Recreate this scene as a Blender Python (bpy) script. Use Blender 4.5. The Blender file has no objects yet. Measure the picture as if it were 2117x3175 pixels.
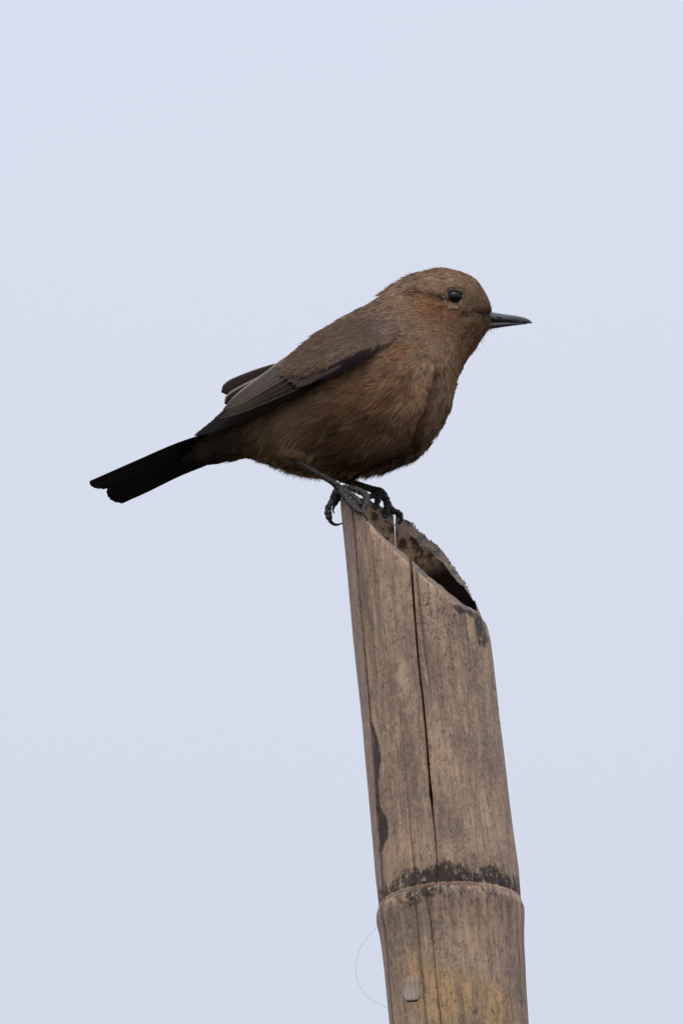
import bpy, math, random
import numpy as np
from mathutils import Vector
from mathutils.bvhtree import BVHTree

random.seed(7)
rng = np.random.default_rng(7)
scene = bpy.context.scene
COL = scene.collection

# ------------------------------------------------------------------ camera
ELEV = math.radians(18.5)      # the camera looks up at the perch
DIST = 8.0                     # metres from lens to bird
PXM = 0.00012                  # metres per photo pixel at the bird
W0, H0 = 2117, 3175
CAMZ = 1.6
VD = np.array([0, math.cos(ELEV), math.sin(ELEV)])
VU = np.array([0, -math.sin(ELEV), math.cos(ELEV)])
VX = np.array([1.0, 0, 0])
TGT = np.array([0, 0, CAMZ + DIST * math.sin(ELEV)])
CAM = TGT - VD * DIST

cam_data = bpy.data.cameras.new('camera')
cam = bpy.data.objects.new('camera', cam_data)
COL.objects.link(cam)
cam.location = CAM
cam.rotation_euler = (math.pi / 2 + ELEV, 0, 0)
cam_data.sensor_fit = 'VERTICAL'
cam_data.sensor_height = 23.5
cam_data.lens = 23.5 * DIST / (H0 * PXM)
cam_data.clip_start = 0.5
cam_data.clip_end = 5000
scene.camera = cam
scene.render.resolution_x = 682
scene.render.resolution_y = 1024

# ------------------------------------------------------------------ sky
SUN_EL, SUN_AZ = math.radians(62), math.radians(-15)   # weak sun behind even cloud
world = bpy.data.worlds.new('World')
scene.world = world
world.use_nodes = True
wn = world.node_tree
wn.nodes.clear()
w_out = wn.nodes.new('ShaderNodeOutputWorld')
w_mix = wn.nodes.new('ShaderNodeMixShader')
w_sky = wn.nodes.new('ShaderNodeTexSky')
w_sky.sky_type = 'NISHITA'
w_sky.sun_disc = False
w_sky.sun_elevation = SUN_EL
w_sky.sun_rotation = math.pi - SUN_AZ
w_bg1 = wn.nodes.new('ShaderNodeBackground')
w_bg1.inputs['Strength'].default_value = 0.1
w_bg2 = wn.nodes.new('ShaderNodeBackground')
w_tc = wn.nodes.new('ShaderNodeTexCoord')
w_sep = wn.nodes.new('ShaderNodeSeparateXYZ')
w_map = wn.nodes.new('ShaderNodeMapRange')       # overcast dome: zenith brighter than horizon
w_map.inputs['From Min'].default_value = 0.0
w_map.inputs['From Max'].default_value = 1.0
w_map.inputs['To Min'].default_value = 0.45
w_map.inputs['To Max'].default_value = 1.58
w_noise = wn.nodes.new('ShaderNodeTexNoise')     # soft, low-contrast cloud
w_noise.inputs['Scale'].default_value = 9.0
w_noise.inputs['Detail'].default_value = 3.0
w_ramp = wn.nodes.new('ShaderNodeMix')
w_ramp.data_type = 'RGBA'
w_ramp.inputs['A'].default_value = (0.875, 0.918, 1.10, 1)
w_ramp.inputs['B'].default_value = (0.885, 0.945, 1.06, 1)
L = wn.links
L.new(w_tc.outputs['Generated'], w_sep.inputs[0])
L.new(w_sep.outputs['Z'], w_map.inputs['Value'])
L.new(w_tc.outputs['Generated'], w_noise.inputs['Vector'])
L.new(w_noise.outputs['Fac'], w_ramp.inputs['Factor'])
L.new(w_ramp.outputs['Result'], w_bg2.inputs['Color'])
L.new(w_map.outputs['Result'], w_bg2.inputs['Strength'])
L.new(w_sky.outputs['Color'], w_bg1.inputs['Color'])
w_mix.inputs['Fac'].default_value = 0.93
L.new(w_bg1.outputs[0], w_mix.inputs[1])
L.new(w_bg2.outputs[0], w_mix.inputs[2])
L.new(w_mix.outputs[0], w_out.inputs['Surface'])

sun_data = bpy.data.lights.new('sun', 'SUN')
sun_data.energy = 1.1
sun_data.angle = math.radians(25)
sun_data.color = (1.0, 0.93, 0.84)
sun = bpy.data.objects.new('sun', sun_data)
COL.objects.link(sun)
# direction towards the sun: behind the camera's right shoulder, high
sd = Vector((math.sin(SUN_AZ) * math.cos(SUN_EL), -math.cos(SUN_AZ) * math.cos(SUN_EL), math.sin(SUN_EL)))
sun.rotation_euler = sd.to_track_quat('Z', 'Y').to_euler()
sun.location = (0, 0, 30)

scene.view_settings.view_transform = 'Standard'
scene.view_settings.look = 'None'
scene.view_settings.exposure = 0.0
scene.view_settings.gamma = 1.0
scene.view_settings.use_curve_mapping = False


# ------------------------------------------------------------------ helpers
def P(px, py, y):
    """world point on the plane Y=y seen at photo pixel (px, py)"""
    px = np.asarray(px, float); py = np.asarray(py, float); y = np.asarray(y, float)
    a = (px - W0 / 2) * PXM / DIST
    b = (H0 / 2 - py) * PXM / DIST
    d = VD + a[..., None] * VX + b[..., None] * VU
    k = (y - CAM[1]) / d[..., 1]
    return CAM + k[..., None] * d


def proj(p):
    p = np.asarray(p, float) - CAM
    w = p @ VD
    return W0 / 2 + (p @ VX) / w * DIST / PXM, H0 / 2 - (p @ VU) / w * DIST / PXM


def catmull(pts, n):
    """resample rows of pts smoothly to n rows"""
    pts = np.asarray(pts, float)
    m = len(pts)
    t = np.linspace(0, m - 1 - 1e-9, n)
    i = t.astype(int); f = (t - i)[:, None]
    g = lambda k: pts[np.clip(k, 0, m - 1)]
    p0, p1, p2, p3 = g(i - 1), g(i), g(i + 1), g(i + 2)
    return 0.5 * (2 * p1 + (p2 - p0) * f + (2 * p0 - 5 * p1 + 4 * p2 - p3) * f ** 2 + (3 * p1 - p0 - 3 * p2 + p3) * f ** 3)


def smooth(a, b, x):
    t = np.clip((x - a) / (b - a), 0, 1)
    return t * t * (3 - 2 * t)


def seg_dist(px, py, poly, vals=None):
    """distance to a polyline; also the interpolated vals at the nearest point and the side sign"""
    px = np.asarray(px, float); py = np.asarray(py, float)
    best = np.full(px.shape, 1e9); bv = np.zeros(px.shape); bs = np.zeros(px.shape)
    for k in range(len(poly) - 1):
        (x0, y0), (x1, y1) = poly[k], poly[k + 1]
        dx, dy = x1 - x0, y1 - y0
        t = np.clip(((px - x0) * dx + (py - y0) * dy) / (dx * dx + dy * dy), 0, 1)
        ex, ey = px - x0 - t * dx, py - y0 - t * dy
        d = np.hypot(ex, ey)
        m = d < best
        best = np.where(m, d, best)
        bs = np.where(m, np.sign(dx * ey - dy * ex), bs)
        if vals is not None:
            bv = np.where(m, vals[k] + t * (vals[k + 1] - vals[k]), bv)
    return best, bv, bs


def inpoly(px, py, poly):
    inside = np.zeros(np.shape(px), bool)
    n = len(poly)
    for k in range(n):
        (x0, y0), (x1, y1) = poly[k], poly[(k + 1) % n]
        c = ((y0 > py) != (y1 > py)) & (px < (x1 - x0) * (py - y0) / ((y1 - y0) if y1 != y0 else 1e-9) + x0)
        inside ^= c
    return inside


def make_mesh(name, verts, faces, mats, parent=None, smooth_shade=True, fmat=None):
    me = bpy.data.meshes.new(name)
    me.from_pydata([tuple(v) for v in np.asarray(verts, float)], [], [tuple(int(i) for i in f) for f in faces])
    for m in (mats if isinstance(mats, (list, tuple)) else [mats]):
        me.materials.append(m)
    if fmat is not None:
        me.polygons.foreach_set('material_index', np.asarray(fmat, np.int32))
    if smooth_shade:
        me.polygons.foreach_set('use_smooth', np.ones(len(me.polygons), bool))
    me.update()
    return link(name, me, parent)


def link(name, me, parent=None):
    o = bpy.data.objects.new(name, me)
    COL.objects.link(o)
    if parent is not None:
        o.parent = parent
        bpy.context.view_layer.update() if False else None
        o.matrix_parent_inverse = PARINV[parent.name]
    return o


PARINV = {}


def empty(name, loc):
    o = bpy.data.objects.new(name, None)
    COL.objects.link(o)
    o.location = loc
    from mathutils import Matrix
    PARINV[o.name] = Matrix.Translation(Vector(loc)).inverted()
    return o


def reg(o):
    from mathutils import Matrix
    PARINV[o.name] = Matrix.Identity(4)
    # children of a mesh part: the part itself sits at parent_inverse @ parent = identity
    return o


def fattr(o, name, data, kind='FLOAT'):
    a = o.data.attributes.new(name, kind, 'POINT')
    key = {'FLOAT': 'value', 'FLOAT_VECTOR': 'vector', 'FLOAT_COLOR': 'color'}[kind]
    a.data.foreach_set(key, np.asarray(data, np.float32).ravel())


def grid_faces(nu, nv, off=0, wrap=False):
    f = []
    for j in range(nv - 1):
        for i in range(nu if wrap else nu - 1):
            a = off + j * nu + i; b = off + j * nu + (i + 1) % nu
            f.append((a, b, b + nu, a + nu))
    return f


def tube(pts, rad, n=10, squash=1.0, ridge=None, up=(0, 1, 0)):
    """closed tapered tube through pts"""
    pts = np.asarray(pts, float); m = len(pts)
    T = np.gradient(pts, axis=0); T /= np.linalg.norm(T, axis=1)[:, None] + 1e-12
    u = np.asarray(up, float)
    V = []
    prev = None
    for k in range(m):
        a = (u if prev is None else prev) - T[k] * ((u if prev is None else prev) @ T[k])
        a /= np.linalg.norm(a) + 1e-12
        prev = a
        b = np.cross(T[k], a)
        r = rad[k]
        for q in range(n):
            th = 2 * math.pi * q / n
            V.append(pts[k] + r * (math.cos(th) * a * squash + math.sin(th) * b))
    F = grid_faces(n, m, 0, True)
    V.append(pts[0]); V.append(pts[-1])
    for q in range(n):
        F.append((m * n, (q + 1) % n, q))
        F.append((m * n + 1, (m - 1) * n + q, (m - 1) * n + (q + 1) % n))
    return np.array(V), F


# ------------------------------------------------------------------ materials
def new_mat(name):
    m = bpy.data.materials.new(name)
    m.use_nodes = True
    nt = m.node_tree
    b = nt.nodes['Principled BSDF']
    return m, nt, b


class NT:
    """small helper for node graphs"""
    def __init__(s, nt): s.nt = nt
    def n(s, typ, **kw):
        x = s.nt.nodes.new(typ)
        for k, v in kw.items():
            setattr(x, k, v)
        return x
    def l(s, a, b): s.nt.links.new(a, b)
    def attr(s, name):
        return s.n('ShaderNodeAttribute', attribute_name=name)
    def noise(s, vec, scale, detail=4, rough=0.55, stretch=None):
        if stretch is not None:
            mp = s.n('ShaderNodeMapping'); mp.inputs['Scale'].default_value = stretch
            s.l(vec, mp.inputs['Vector']); vec = mp.outputs[0]
        t = s.n('ShaderNodeTexNoise')
        t.inputs['Scale'].default_value = scale; t.inputs['Detail'].default_value = detail
        t.inputs['Roughness'].default_value = rough
        s.l(vec, t.inputs['Vector'])
        return t.outputs['Fac']
    def rng(s, v, a, b, c=0.0, d=1.0):
        r = s.n('ShaderNodeMapRange'); r.interpolation_type = 'SMOOTHSTEP'
        for nm, x in (('From Min', a), ('From Max', b), ('To Min', c), ('To Max', d)):
            r.inputs[nm].default_value = x
        s.l(v, r.inputs['Value'])
        return r.outputs['Result']
    def math(s, op, a, b=None):
        m = s.n('ShaderNodeMath', operation=op)
        for i, v in enumerate((a, b)):
            if v is None: continue
            if isinstance(v, (int, float)): m.inputs[i].default_value = v
            else: s.l(v, m.inputs[i])
        return m.outputs[0]
    def mix(s, f, a, b, mode='MIX'):
        m = s.n('ShaderNodeMix', data_type='RGBA', blend_type=mode)
        for nm, v in (('Factor', f), ('A', a), ('B', b)):
            sock = [i for i in m.inputs if i.name == nm and (i.type == 'RGBA' or nm == 'Factor')][0]
            if isinstance(v, (int, float)): sock.default_value = v
            elif isinstance(v, tuple): sock.default_value = v + (1,)
            else: s.l(v, sock)
        return [o for o in m.outputs if o.type == 'RGBA'][0]
    def bump(s, h, strength, dist, bsdf):
        b = s.n('ShaderNodeBump'); b.inputs['Strength'].default_value = strength
        b.inputs['Distance'].default_value = dist
        s.l(h, b.inputs['Height']); s.l(b.outputs[0], bsdf.inputs['Normal'])


def bamboo_material():
    m, nt, b = new_mat('weathered_bamboo')
    g = NT(nt)
    c = g.attr('cyl').outputs['Vector']
    big = g.noise(c, 70, 4, 0.6, (1, 0.5, 1))
    fib = g.noise(c, 1000, 4, 0.65, (1, 0.05, 1))
    fine = g.noise(c, 2300, 3, 0.7, (1, 0.28, 1))
    grit = g.noise(c, 1500, 4, 0.75, (1, 0.5, 1))
    mott = g.noise(c, 430, 5, 0.75, (1, 0.55, 1))
    low = g.attr('low').outputs['Fac']
    bl = g.attr('blob').outputs['Color']
    sep = g.n('ShaderNodeSeparateColor'); g.l(bl, sep.inputs[0])
    jag = g.math('MULTIPLY', g.math('SUBTRACT', mott, 0.5), 1.3)
    jag = g.math('ADD', jag, g.math('MULTIPLY', g.math('SUBTRACT', big, 0.5), 0.8))
    base = g.mix(g.rng(big, 0.34, 0.66), (0.24, 0.185, 0.15), (0.41, 0.305, 0.22))
    base = g.mix(g.rng(g.math('ADD', sep.outputs[0], jag), 0.25, 0.75, 0, 0.7), base, (0.49, 0.35, 0.245))    # warm bared wood
    base = g.mix(g.rng(g.math('ADD', sep.outputs[1], jag), 0.2, 0.8, 0, 0.85), base, (0.50, 0.345, 0.165))      # yellow skin
    base = g.mix(g.rng(g.math('ADD', sep.outputs[2], jag), 0.2, 0.8, 0, 0.7), base, (0.21, 0.165, 0.14))     # grey weathering
    streak = g.noise(c, 230, 4, 0.7, (1, 0.12, 1))
    base = g.mix(g.rng(streak, 0.47, 0.66, 0, 0.75), base, (0.165, 0.128, 0.108))
    base = g.mix(g.rng(streak, 0.47, 0.33, 0, 0.65), base, (0.55, 0.42, 0.30))
    base = g.mix(g.attr('strip').outputs['Fac'], base, (0.34, 0.265, 0.24))
    base = g.mix(g.rng(fib, 0.45, 0.72, 0.0, 0.5), base, (0.13, 0.10, 0.08))
    base = g.mix(g.rng(fib, 0.47, 0.3, 0.0, 0.35), base, (0.56, 0.45, 0.34))
    base = g.mix(g.rng(mott, 0.52, 0.64, 0.0, 0.62), base, (0.14, 0.11, 0.095))
    base = g.mix(g.rng(mott, 0.48, 0.34, 0.0, 0.4), base, (0.55, 0.42, 0.31))
    base = g.mix(g.math('MULTIPLY', g.rng(fine, 0.54, 0.66, 0.0, 0.85), g.rng(g.noise(c, 160, 3, 0.6, (1, 0.5, 1)), 0.38, 0.62, 0.2, 1.0)), base, (0.065, 0.05, 0.042))
    base = g.mix(g.rng(fine, 0.46, 0.33, 0.0, 0.4), base, (0.58, 0.46, 0.35))
    base = g.mix(1.0, base, (1.30, 1.18, 1.07), 'MULTIPLY')
    lines = g.noise(c, 330, 2, 0.5, (1, 0.012, 1))
    base = g.mix(g.rng(lines, 0.655, 0.69, 0, 0.55), base, (0.07, 0.05, 0.04))
    # specks of black mould, denser where the attribute says so
    sp = g.attr('speck').outputs['Fac']
    grit2 = g.noise(c, 1250, 2, 0.6, (1, 0.42, 1))
    spk = g.math('ADD', grit2, g.math('MULTIPLY', sp, 0.09))
    base = g.mix(g.rng(spk, 0.66, 0.75, 0.0, 0.8), base, (0.03, 0.026, 0.026))
    # dark stains with ragged edges
    st = g.attr('stain').outputs['Fac']
    rag = g.math('ADD', st, g.math('MULTIPLY', g.math('SUBTRACT', mott, 0.5), 2.2))
    rag = g.math('ADD', rag, g.math('MULTIPLY', g.math('SUBTRACT', grit, 0.5), 1.0))
    base = g.mix(g.rng(rag, 0.35, 0.8, 0.0, 0.87), base, (0.03, 0.025, 0.026))
    # reddish wood laid bare beside the split edges
    base = g.mix(g.math('MULTIPLY', g.attr('split').outputs['Fac'], 0.8), base, (0.12, 0.062, 0.035))
    g.l(base, b.inputs['Base Color'])
    b.inputs['Roughness'].default_value = 0.7
    b.inputs['Specular IOR Level'].default_value = 0.18
    h = g.math('ADD', g.math('MULTIPLY', fib, 0.8), g.math('MULTIPLY', grit, 0.5))
    g.bump(h, 0.55, 0.0004, b)
    return m


def inner_material():
    m, nt, b = new_mat('bamboo_inside')
    g = NT(nt)
    c = g.attr('cyl').outputs['Vector']
    n1 = g.noise(c, 170, 4, 0.65)
    n2 = g.noise(c, 700, 4, 0.7, (1, 0.4, 1))
    base = g.mix(g.rng(n2, 0.35, 0.65), (0.27, 0.165, 0.095), (0.45, 0.30, 0.175))
    base = g.mix(g.rng(g.math('ADD', n1, g.math('MULTIPLY', g.math('SUBTRACT', n2, 0.5), 0.5)), 0.475, 0.59, 0, 0.9), base, (0.035, 0.019, 0.014))
    base = g.mix(g.attr('inner_dark').outputs['Fac'], base, (0.014, 0.008, 0.007))  # inner face goes near black towards the lower right
    g.l(base, b.inputs['Base Color'])
    b.inputs['Specular IOR Level'].default_value = 0.08
    b.inputs['Roughness'].default_value = 0.85
    g.bump(n2, 0.6, 0.0006, b)
    return m


def cut_material():
    m, nt, b = new_mat('bamboo_cut_edge')
    g = NT(nt)
    c = g.attr('cyl').outputs['Vector']
    n2 = g.noise(c, 1600, 4, 0.75)
    n1 = g.noise(c, 200, 3, 0.6)
    base = g.mix(g.rng(n2, 0.4, 0.62), (0.15, 0.105, 0.075), (0.40, 0.29, 0.19))
    base = g.mix(g.rng(n1, 0.48, 0.62, 0, 0.75), base, (0.075, 0.07, 0.078))
    g.l(base, b.inputs['Base Color'])
    b.inputs['Roughness'].default_value = 0.8
    g.bump(n2, 0.9, 0.0006, b)
    return m


M_BAM, M_INN, M_CUT = bamboo_material(), inner_material(), cut_material()

# ------------------------------------------------------------------ ground
gm, gnt, gb = new_mat('dry_ground')
g = NT(gnt)
gc = g.n('ShaderNodeTexCoord').outputs['Object']
gn1 = g.noise(gc, 0.35, 6); gn2 = g.noise(gc, 9, 6, 0.7)
gcol = g.mix(g.rng(gn1, 0.4, 0.6), (0.045, 0.055, 0.022), (0.075, 0.058, 0.04))
gcol = g.mix(g.rng(gn2, 0.45, 0.7, 0, 0.6), gcol, (0.06, 0.05, 0.03))
g.l(gcol, gb.inputs['Base Color']); gb.inputs['Roughness'].default_value = 0.95
g.bump(gn2, 0.8, 0.05, gb)
S = 1500
NGR = 61
gx = np.sign(np.linspace(-1, 1, NGR)) * np.abs(np.linspace(-1, 1, NGR)) ** 3 * S
gv = np.array([(x, yy, 0.0) for yy in gx for x in gx])
rr = np.hypot(gv[:, 0], gv[:, 1])
gv[:, 2] = np.where(rr > 3, 0.03 * np.sin(gv[:, 0] * 0.7) * np.cos(gv[:, 1] * 0.5), 0)
ground = make_mesh('ground', gv, grid_faces(NGR, NGR), gm)
ground['kind'] = 'structure'

# ------------------------------------------------------------------ bamboo pole
POLE_Y = -0.005
edge = np.array([  # py, left px, right px
    (1500, 1050.5, 1492), (1564, 1055.5, 1494), (1714, 1071, 1499), (1857, 1084, 1507), (1964, 1093.5, 1517), (2060, 1103.6, 1528.6),
    (2234, 1122.7, 1547.5), (2348, 1132, 1562), (2490, 1145, 1578), (2600, 1154.5, 1592), (2704, 1163, 1607), (2772, 1171, 1612),
    (2803, 1174.5, 1613.5), (2814, 1170, 1619), (2826, 1166.5, 1624), (2834, 1166, 1625), (2846, 1166, 1625), (2870, 1171, 1624.5), (2890, 1176, 1624), (2932, 1182.5, 1624),
    (2994, 1190, 1627), (3077, 1198, 1631), (3175, 1207.5, 1637), (3330, 1223, 1648)])
RING_PY = 2806
ez = P(edge[:, 1] * 0 + 1350, edge[:, 0], POLE_Y)[:, 2]
exL = P(edge[:, 1], edge[:, 0], POLE_Y)[:, 0]
exR = P(edge[:, 2], edge[:, 0], POLE_Y)[:, 0]
order = np.argsort(ez)
ez, exL, exR = ez[order], exL[order], exR[order]
Z_RING = float(P(1350, RING_PY, POLE_Y)[2])
Z_LOW = float(ez[0])


def pole_axis(z):
    z = np.asarray(z, float)
    cx = np.interp(z, ez, (exL + exR) / 2)
    r = np.interp(z, ez, (exR - exL) / 2)
    # below the frame: the pole runs on down to the soil with a node every 0.31 m
    dz = np.clip(Z_LOW - z, 0, None)
    cx = cx + dz * 0.088 * np.exp(-dz * 0.25)
    k = (Z_RING - z) / 0.31
    fr = np.abs(k - np.round(k)) * 0.31
    r = r + np.where(z < Z_LOW - 0.02, 0.0016 * np.exp(-(fr / 0.005) ** 2), 0) + dz * 0.0012
    return cx, r


def pole_pt(th, z, dr=0.0):
    cx, r = pole_axis(z)
    r = r + dr
    # faint flats and swellings of a grown culm
    r = r * (1 + 0.006 * np.sin(3 * th + 1.0) + 0.004 * np.sin(5 * th + z * 9))
    # the node ring is set slightly askew
    return np.stack([cx + r * np.cos(th), POLE_Y + r * np.sin(th), z + 0.0012 * np.cos(th)], -1)


def front_hit(px, py, back=False, dr=0.0):
    """theta, z of the culm surface at a photo pixel"""
    y = POLE_Y
    for _ in range(12):
        p = P(px, py, y)
        cx, r = pole_axis(p[2]); r = r + dr
        c = np.clip((p[0] - cx) / r, -0.999, 0.999)
        th = math.acos(c)
        th = th if back else 2 * math.pi - th
        y = POLE_Y + r * math.sin(th)
    return th, float(p[2])


def seam(tbl, back=False):
    a = np.array([front_hit(px, py, back) for px, py in tbl])
    a = a[np.argsort(a[:, 1])]
    return lambda z: np.interp(z, a[:, 1], a[:, 0])


left_seam = seam([(1088, 1560), (1094, 1610), (1102, 1714), (1112, 1840), (1122, 1950), (1132, 2055), (1145, 2222), (1154, 2340), (1161, 2432), (1168, 2528),
                  (1176, 2624), (1181, 2700), (1187, 2770), (1190, 2870), (1202, 3000), (1215, 3150)])
front_seam = seam([(1270, 1735), (1275, 1757), (1280, 1839), (1285.6, 1911), (1291, 1982), (1298, 2060), (1310, 2165), (1318, 2249), (1325, 2337), (1331, 2413),
                   (1336, 2470), (1341, 2520), (1347, 2580), (1353, 2650), (1357, 2700), (1352, 2738), (1322, 2750), (1321, 2782), (1336, 2865), (1348, 2994), (1365, 3160)])
back_seam = seam([(1221, 1600), (1223, 1632), (1226, 1705), (1232, 1800), (1245, 2000)], back=True)
zpy = lambda py, back=False: front_hit(1350, py, back)[1]
wf_t = np.array([(zpy(a), b) for a, b in [(3160, 2.2), (2760, 2.2), (2740, 3.0), (2660, 2.4), (2560, 2.4), (2505, 5), (2470, 9.5), (2400, 6.5), (2250, 6), (2060, 6), (1900, 6.5), (1750, 9)]])
wl_t = np.array([(zpy(a), b) for a, b in [(3160, 1.2), (2760, 1.4), (2640, 4), (2560, 6), (2400, 5), (2240, 4.5), (1900, 3.5), (1600, 3.5)]])
wb_t = np.array([(zpy(a, True), b) for a, b in [(2000, 0.4), (1800, 0.8), (1705, 1.0), (1650, 1.8), (1600, 7)]])
wfun = lambda t: (lambda z: np.interp(z, t[:, 0], t[:, 1]) * PXM / 0.0255)   # px -> radians
front_w, left_w, back_w = wfun(wf_t), wfun(wl_t), wfun(wb_t)

rim_front = np.array([(1040, 1540), (1057, 1544), (1086, 1569), (1118, 1596), (1150, 1632), (1171, 1660), (1200, 1688), (1228.6, 1711), (1271, 1746), (1296, 1771), (1328, 1800),
                      (1357, 1821), (1386, 1845), (1411, 1866), (1440, 1884), (1470, 1894), (1497, 1908), (1520, 1935)])
rim_back = np.array([(1040, 1540), (1065, 1541), (1110, 1544), (1137, 1548), (1160, 1560), (1183, 1574), (1215, 1592), (1246, 1612), (1275, 1622), (1321, 1664), (1357, 1693), (1393, 1739),
                     (1428.6, 1786), (1450, 1818), (1468, 1853), (1489, 1889), (1511, 1925), (1520, 1935)])
WALL = 0.0042


def rim_py(px, th, inner):
    s = np.sin(th)
    fr = np.interp(px, rim_front[:, 0], rim_front[:, 1]) - (14 if inner else 0) * np.clip(-s, 0, 1)
    bk = np.interp(px, rim_back[:, 0], rim_back[:, 1]) + (30 if inner else 0) * np.clip(s, 0, 1)
    w = smooth(-0.05, 0.05, s)
    return fr * (1 - w) + bk * w


def rim_z(th, inner):
    lo = np.full(th.shape, zpy(2050)); hi = np.full(th.shape, zpy(1400))
    for _ in range(40):
        mid = (lo + hi) / 2
        x, yv = proj(pole_pt(th, mid, -WALL if inner else 0.0))
        above = yv < rim_py(x, th, inner)
        hi = np.where(above, mid, hi); lo = np.where(above, lo, mid)
    return lo


# the pole stands in the soil
pole_base = (float(pole_axis(0.0)[0]), POLE_Y, 0.0)
pole = empty('bamboo_pole', pole_base)
pole['label'] = 'weathered split bamboo pole with slanted hollow cut top and dark node ring'
pole['category'] = 'pole'

STAIN_POLY = [(1146, 2225), (1164, 2290), (1170, 2350), (1167, 2420), (1172, 2500), (1184, 2540), (1190, 2590), (1178, 2640)]
STAIN_W = [3, 9, 13, 6, 8, 16, 18, 6]


def pole_attrs(o, th, z, seams, wid):
    V = np.array([v.co for v in o.data.vertices])
    px, py = proj(V)
    vis = np.sin(th) < 0.05
    d, w, _ = seg_dist(px, py, STAIN_POLY, STAIN_W)
    stain = np.where(vis, 1.05 * (1 - smooth(0.35, 1.35, d / np.maximum(w, 1))), 0)
    dz = z - Z_RING
    # mould band above the node, patchier to the sides
    c = (th - 4.55)
    st = 0.60 + 0.30 * np.exp(-(c / 0.42) ** 2) + 0.2 * np.exp(-((th - 5.6) / 0.45) ** 2)
    band = st * smooth(-0.0002, 0.0012, dz) * (1 - smooth(0.0045, 0.0125, dz + 0.0012 * np.sin(th * 9) + 0.0006 * np.abs(th - 4.7)))
    bandb = (0.36 + 0.35 * np.exp(-((th - 4.3) / 0.35) ** 2)) * smooth(0.0, -0.001, dz) * (1 - smooth(0.003, 0.011, -dz))
    # sooty corner under the low end of the cut
    d2, _, _ = seg_dist(px, py, [(1425, 1884), (1452, 1892), (1480, 1900), (1492, 1950), (1496, 1990)])
    s2 = np.where(vis, 0.85 * (1 - smooth(2, 34, d2)), 0)
    d3, _, _ = seg_dist(px, py, [(1523, 2090), (1545, 2200), (1566, 2350), (1582, 2480)])
    s3 = np.where(vis, 0.5 * (1 - smooth(3, 12, d3)), 0)
    low_st = 0.42 * np.exp(-((px - 1490) ** 2 + (py - 3140) ** 2) / 60 ** 2) + 0.36 * np.exp(-((px - 1330) ** 2 + (py - 3080) ** 2) / 50 ** 2)
    band = band * (1 - np.exp(-((dz - 0.0002) / 0.0005) ** 2))
    stain = np.maximum.reduce([stain, band, bandb, s2, s3, np.where(vis, low_st, 0)])
    fattr(o, 'stain', stain)
    G_ = lambda x, y, a, b_, k: k * np.exp(-((px - x) / a) ** 2 - ((py - y) / b_) ** 2)
    warm = G_(1230, 1720, 60, 60, .7) + G_(1140, 1670, 50, 90, .8) + G_(1270, 2560, 60, 140, .5) + G_(1420, 2630, 60, 60, .75) + G_(1240, 2650, 70, 60, .7) + G_(1340, 1850, 90, 60, .4) + G_(1450, 2920, 90, 110, .35) + G_(1250, 3150, 60, 50, .6)
    yel = G_(1420, 3100, 130, 90, .85) + G_(1545, 3150, 40, 80, .9) + G_(1285, 3000, 30, 90, .6) + G_(1340, 3080, 60, 70, .6) + G_(1300, 2680, 120, 20, .3)
    gry = G_(1300, 2880, 130, 90, .6) + G_(1600, 3000, 40, 200, .8) + G_(1200, 2950, 40, 160, .5) + G_(1500, 2300, 70, 250, .5) + G_(1180, 1900, 40, 200, .4) + G_(1290, 2300, 60, 200, .35)
    warm = np.maximum(warm, 1.0 * np.exp(-((dz) / 0.0005) ** 2) * smooth(4.9, 5.4, th))
    fattr(o, 'blob', np.stack([warm * vis, yel * vis, gry * vis, np.ones_like(th)], -1), 'FLOAT_COLOR')
    fattr(o, 'low', smooth(0.002, -0.004, dz))
    sp = 0.75 * np.exp(-((px - 1330) / 70) ** 2 - ((py - 1880) / 110) ** 2) + 0.5 * np.exp(-((px - 1400) / 60) ** 2 - ((py - 1960) / 130) ** 2) + 0.35
    fattr(o, 'speck', np.where(vis, sp, 0.35))
    sp2 = np.zeros_like(th)
    for s_, w_ in zip(seams, wid):
        dd = np.abs(th - s_(z)) * 0.0255
        sp2 = np.maximum(sp2, (1 - smooth(0.0002, 0.0011, dd)) * w_)
    sp2 = np.maximum(sp2, 0.9 * np.exp(-((z - Z_RING) / 0.0006) ** 2) * (1 - 0.6 * smooth(4.9, 5.4, th)))
    fattr(o, 'split', sp2)
    fattr(o, 'inner_dark', smooth(0, 1, np.clip((py - 1705) / 90 + (px - 1350) / 260, 0, 1)) * (np.sin(th) > -0.2))


TAU = 2 * math.pi
zfine = np.sort( np.concatenate([np.array([0.0, 0.25]), np.arange(0.5, Z_LOW - 0.024, 0.01), np.arange(Z_LOW - 0.02, Z_RING - 0.0045, 0.0009), np.arange(Z_RING - 0.004, Z_RING + 0.004, 0.00025), np.arange(Z_RING + 0.0044, 9, 0.0009)]))


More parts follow.
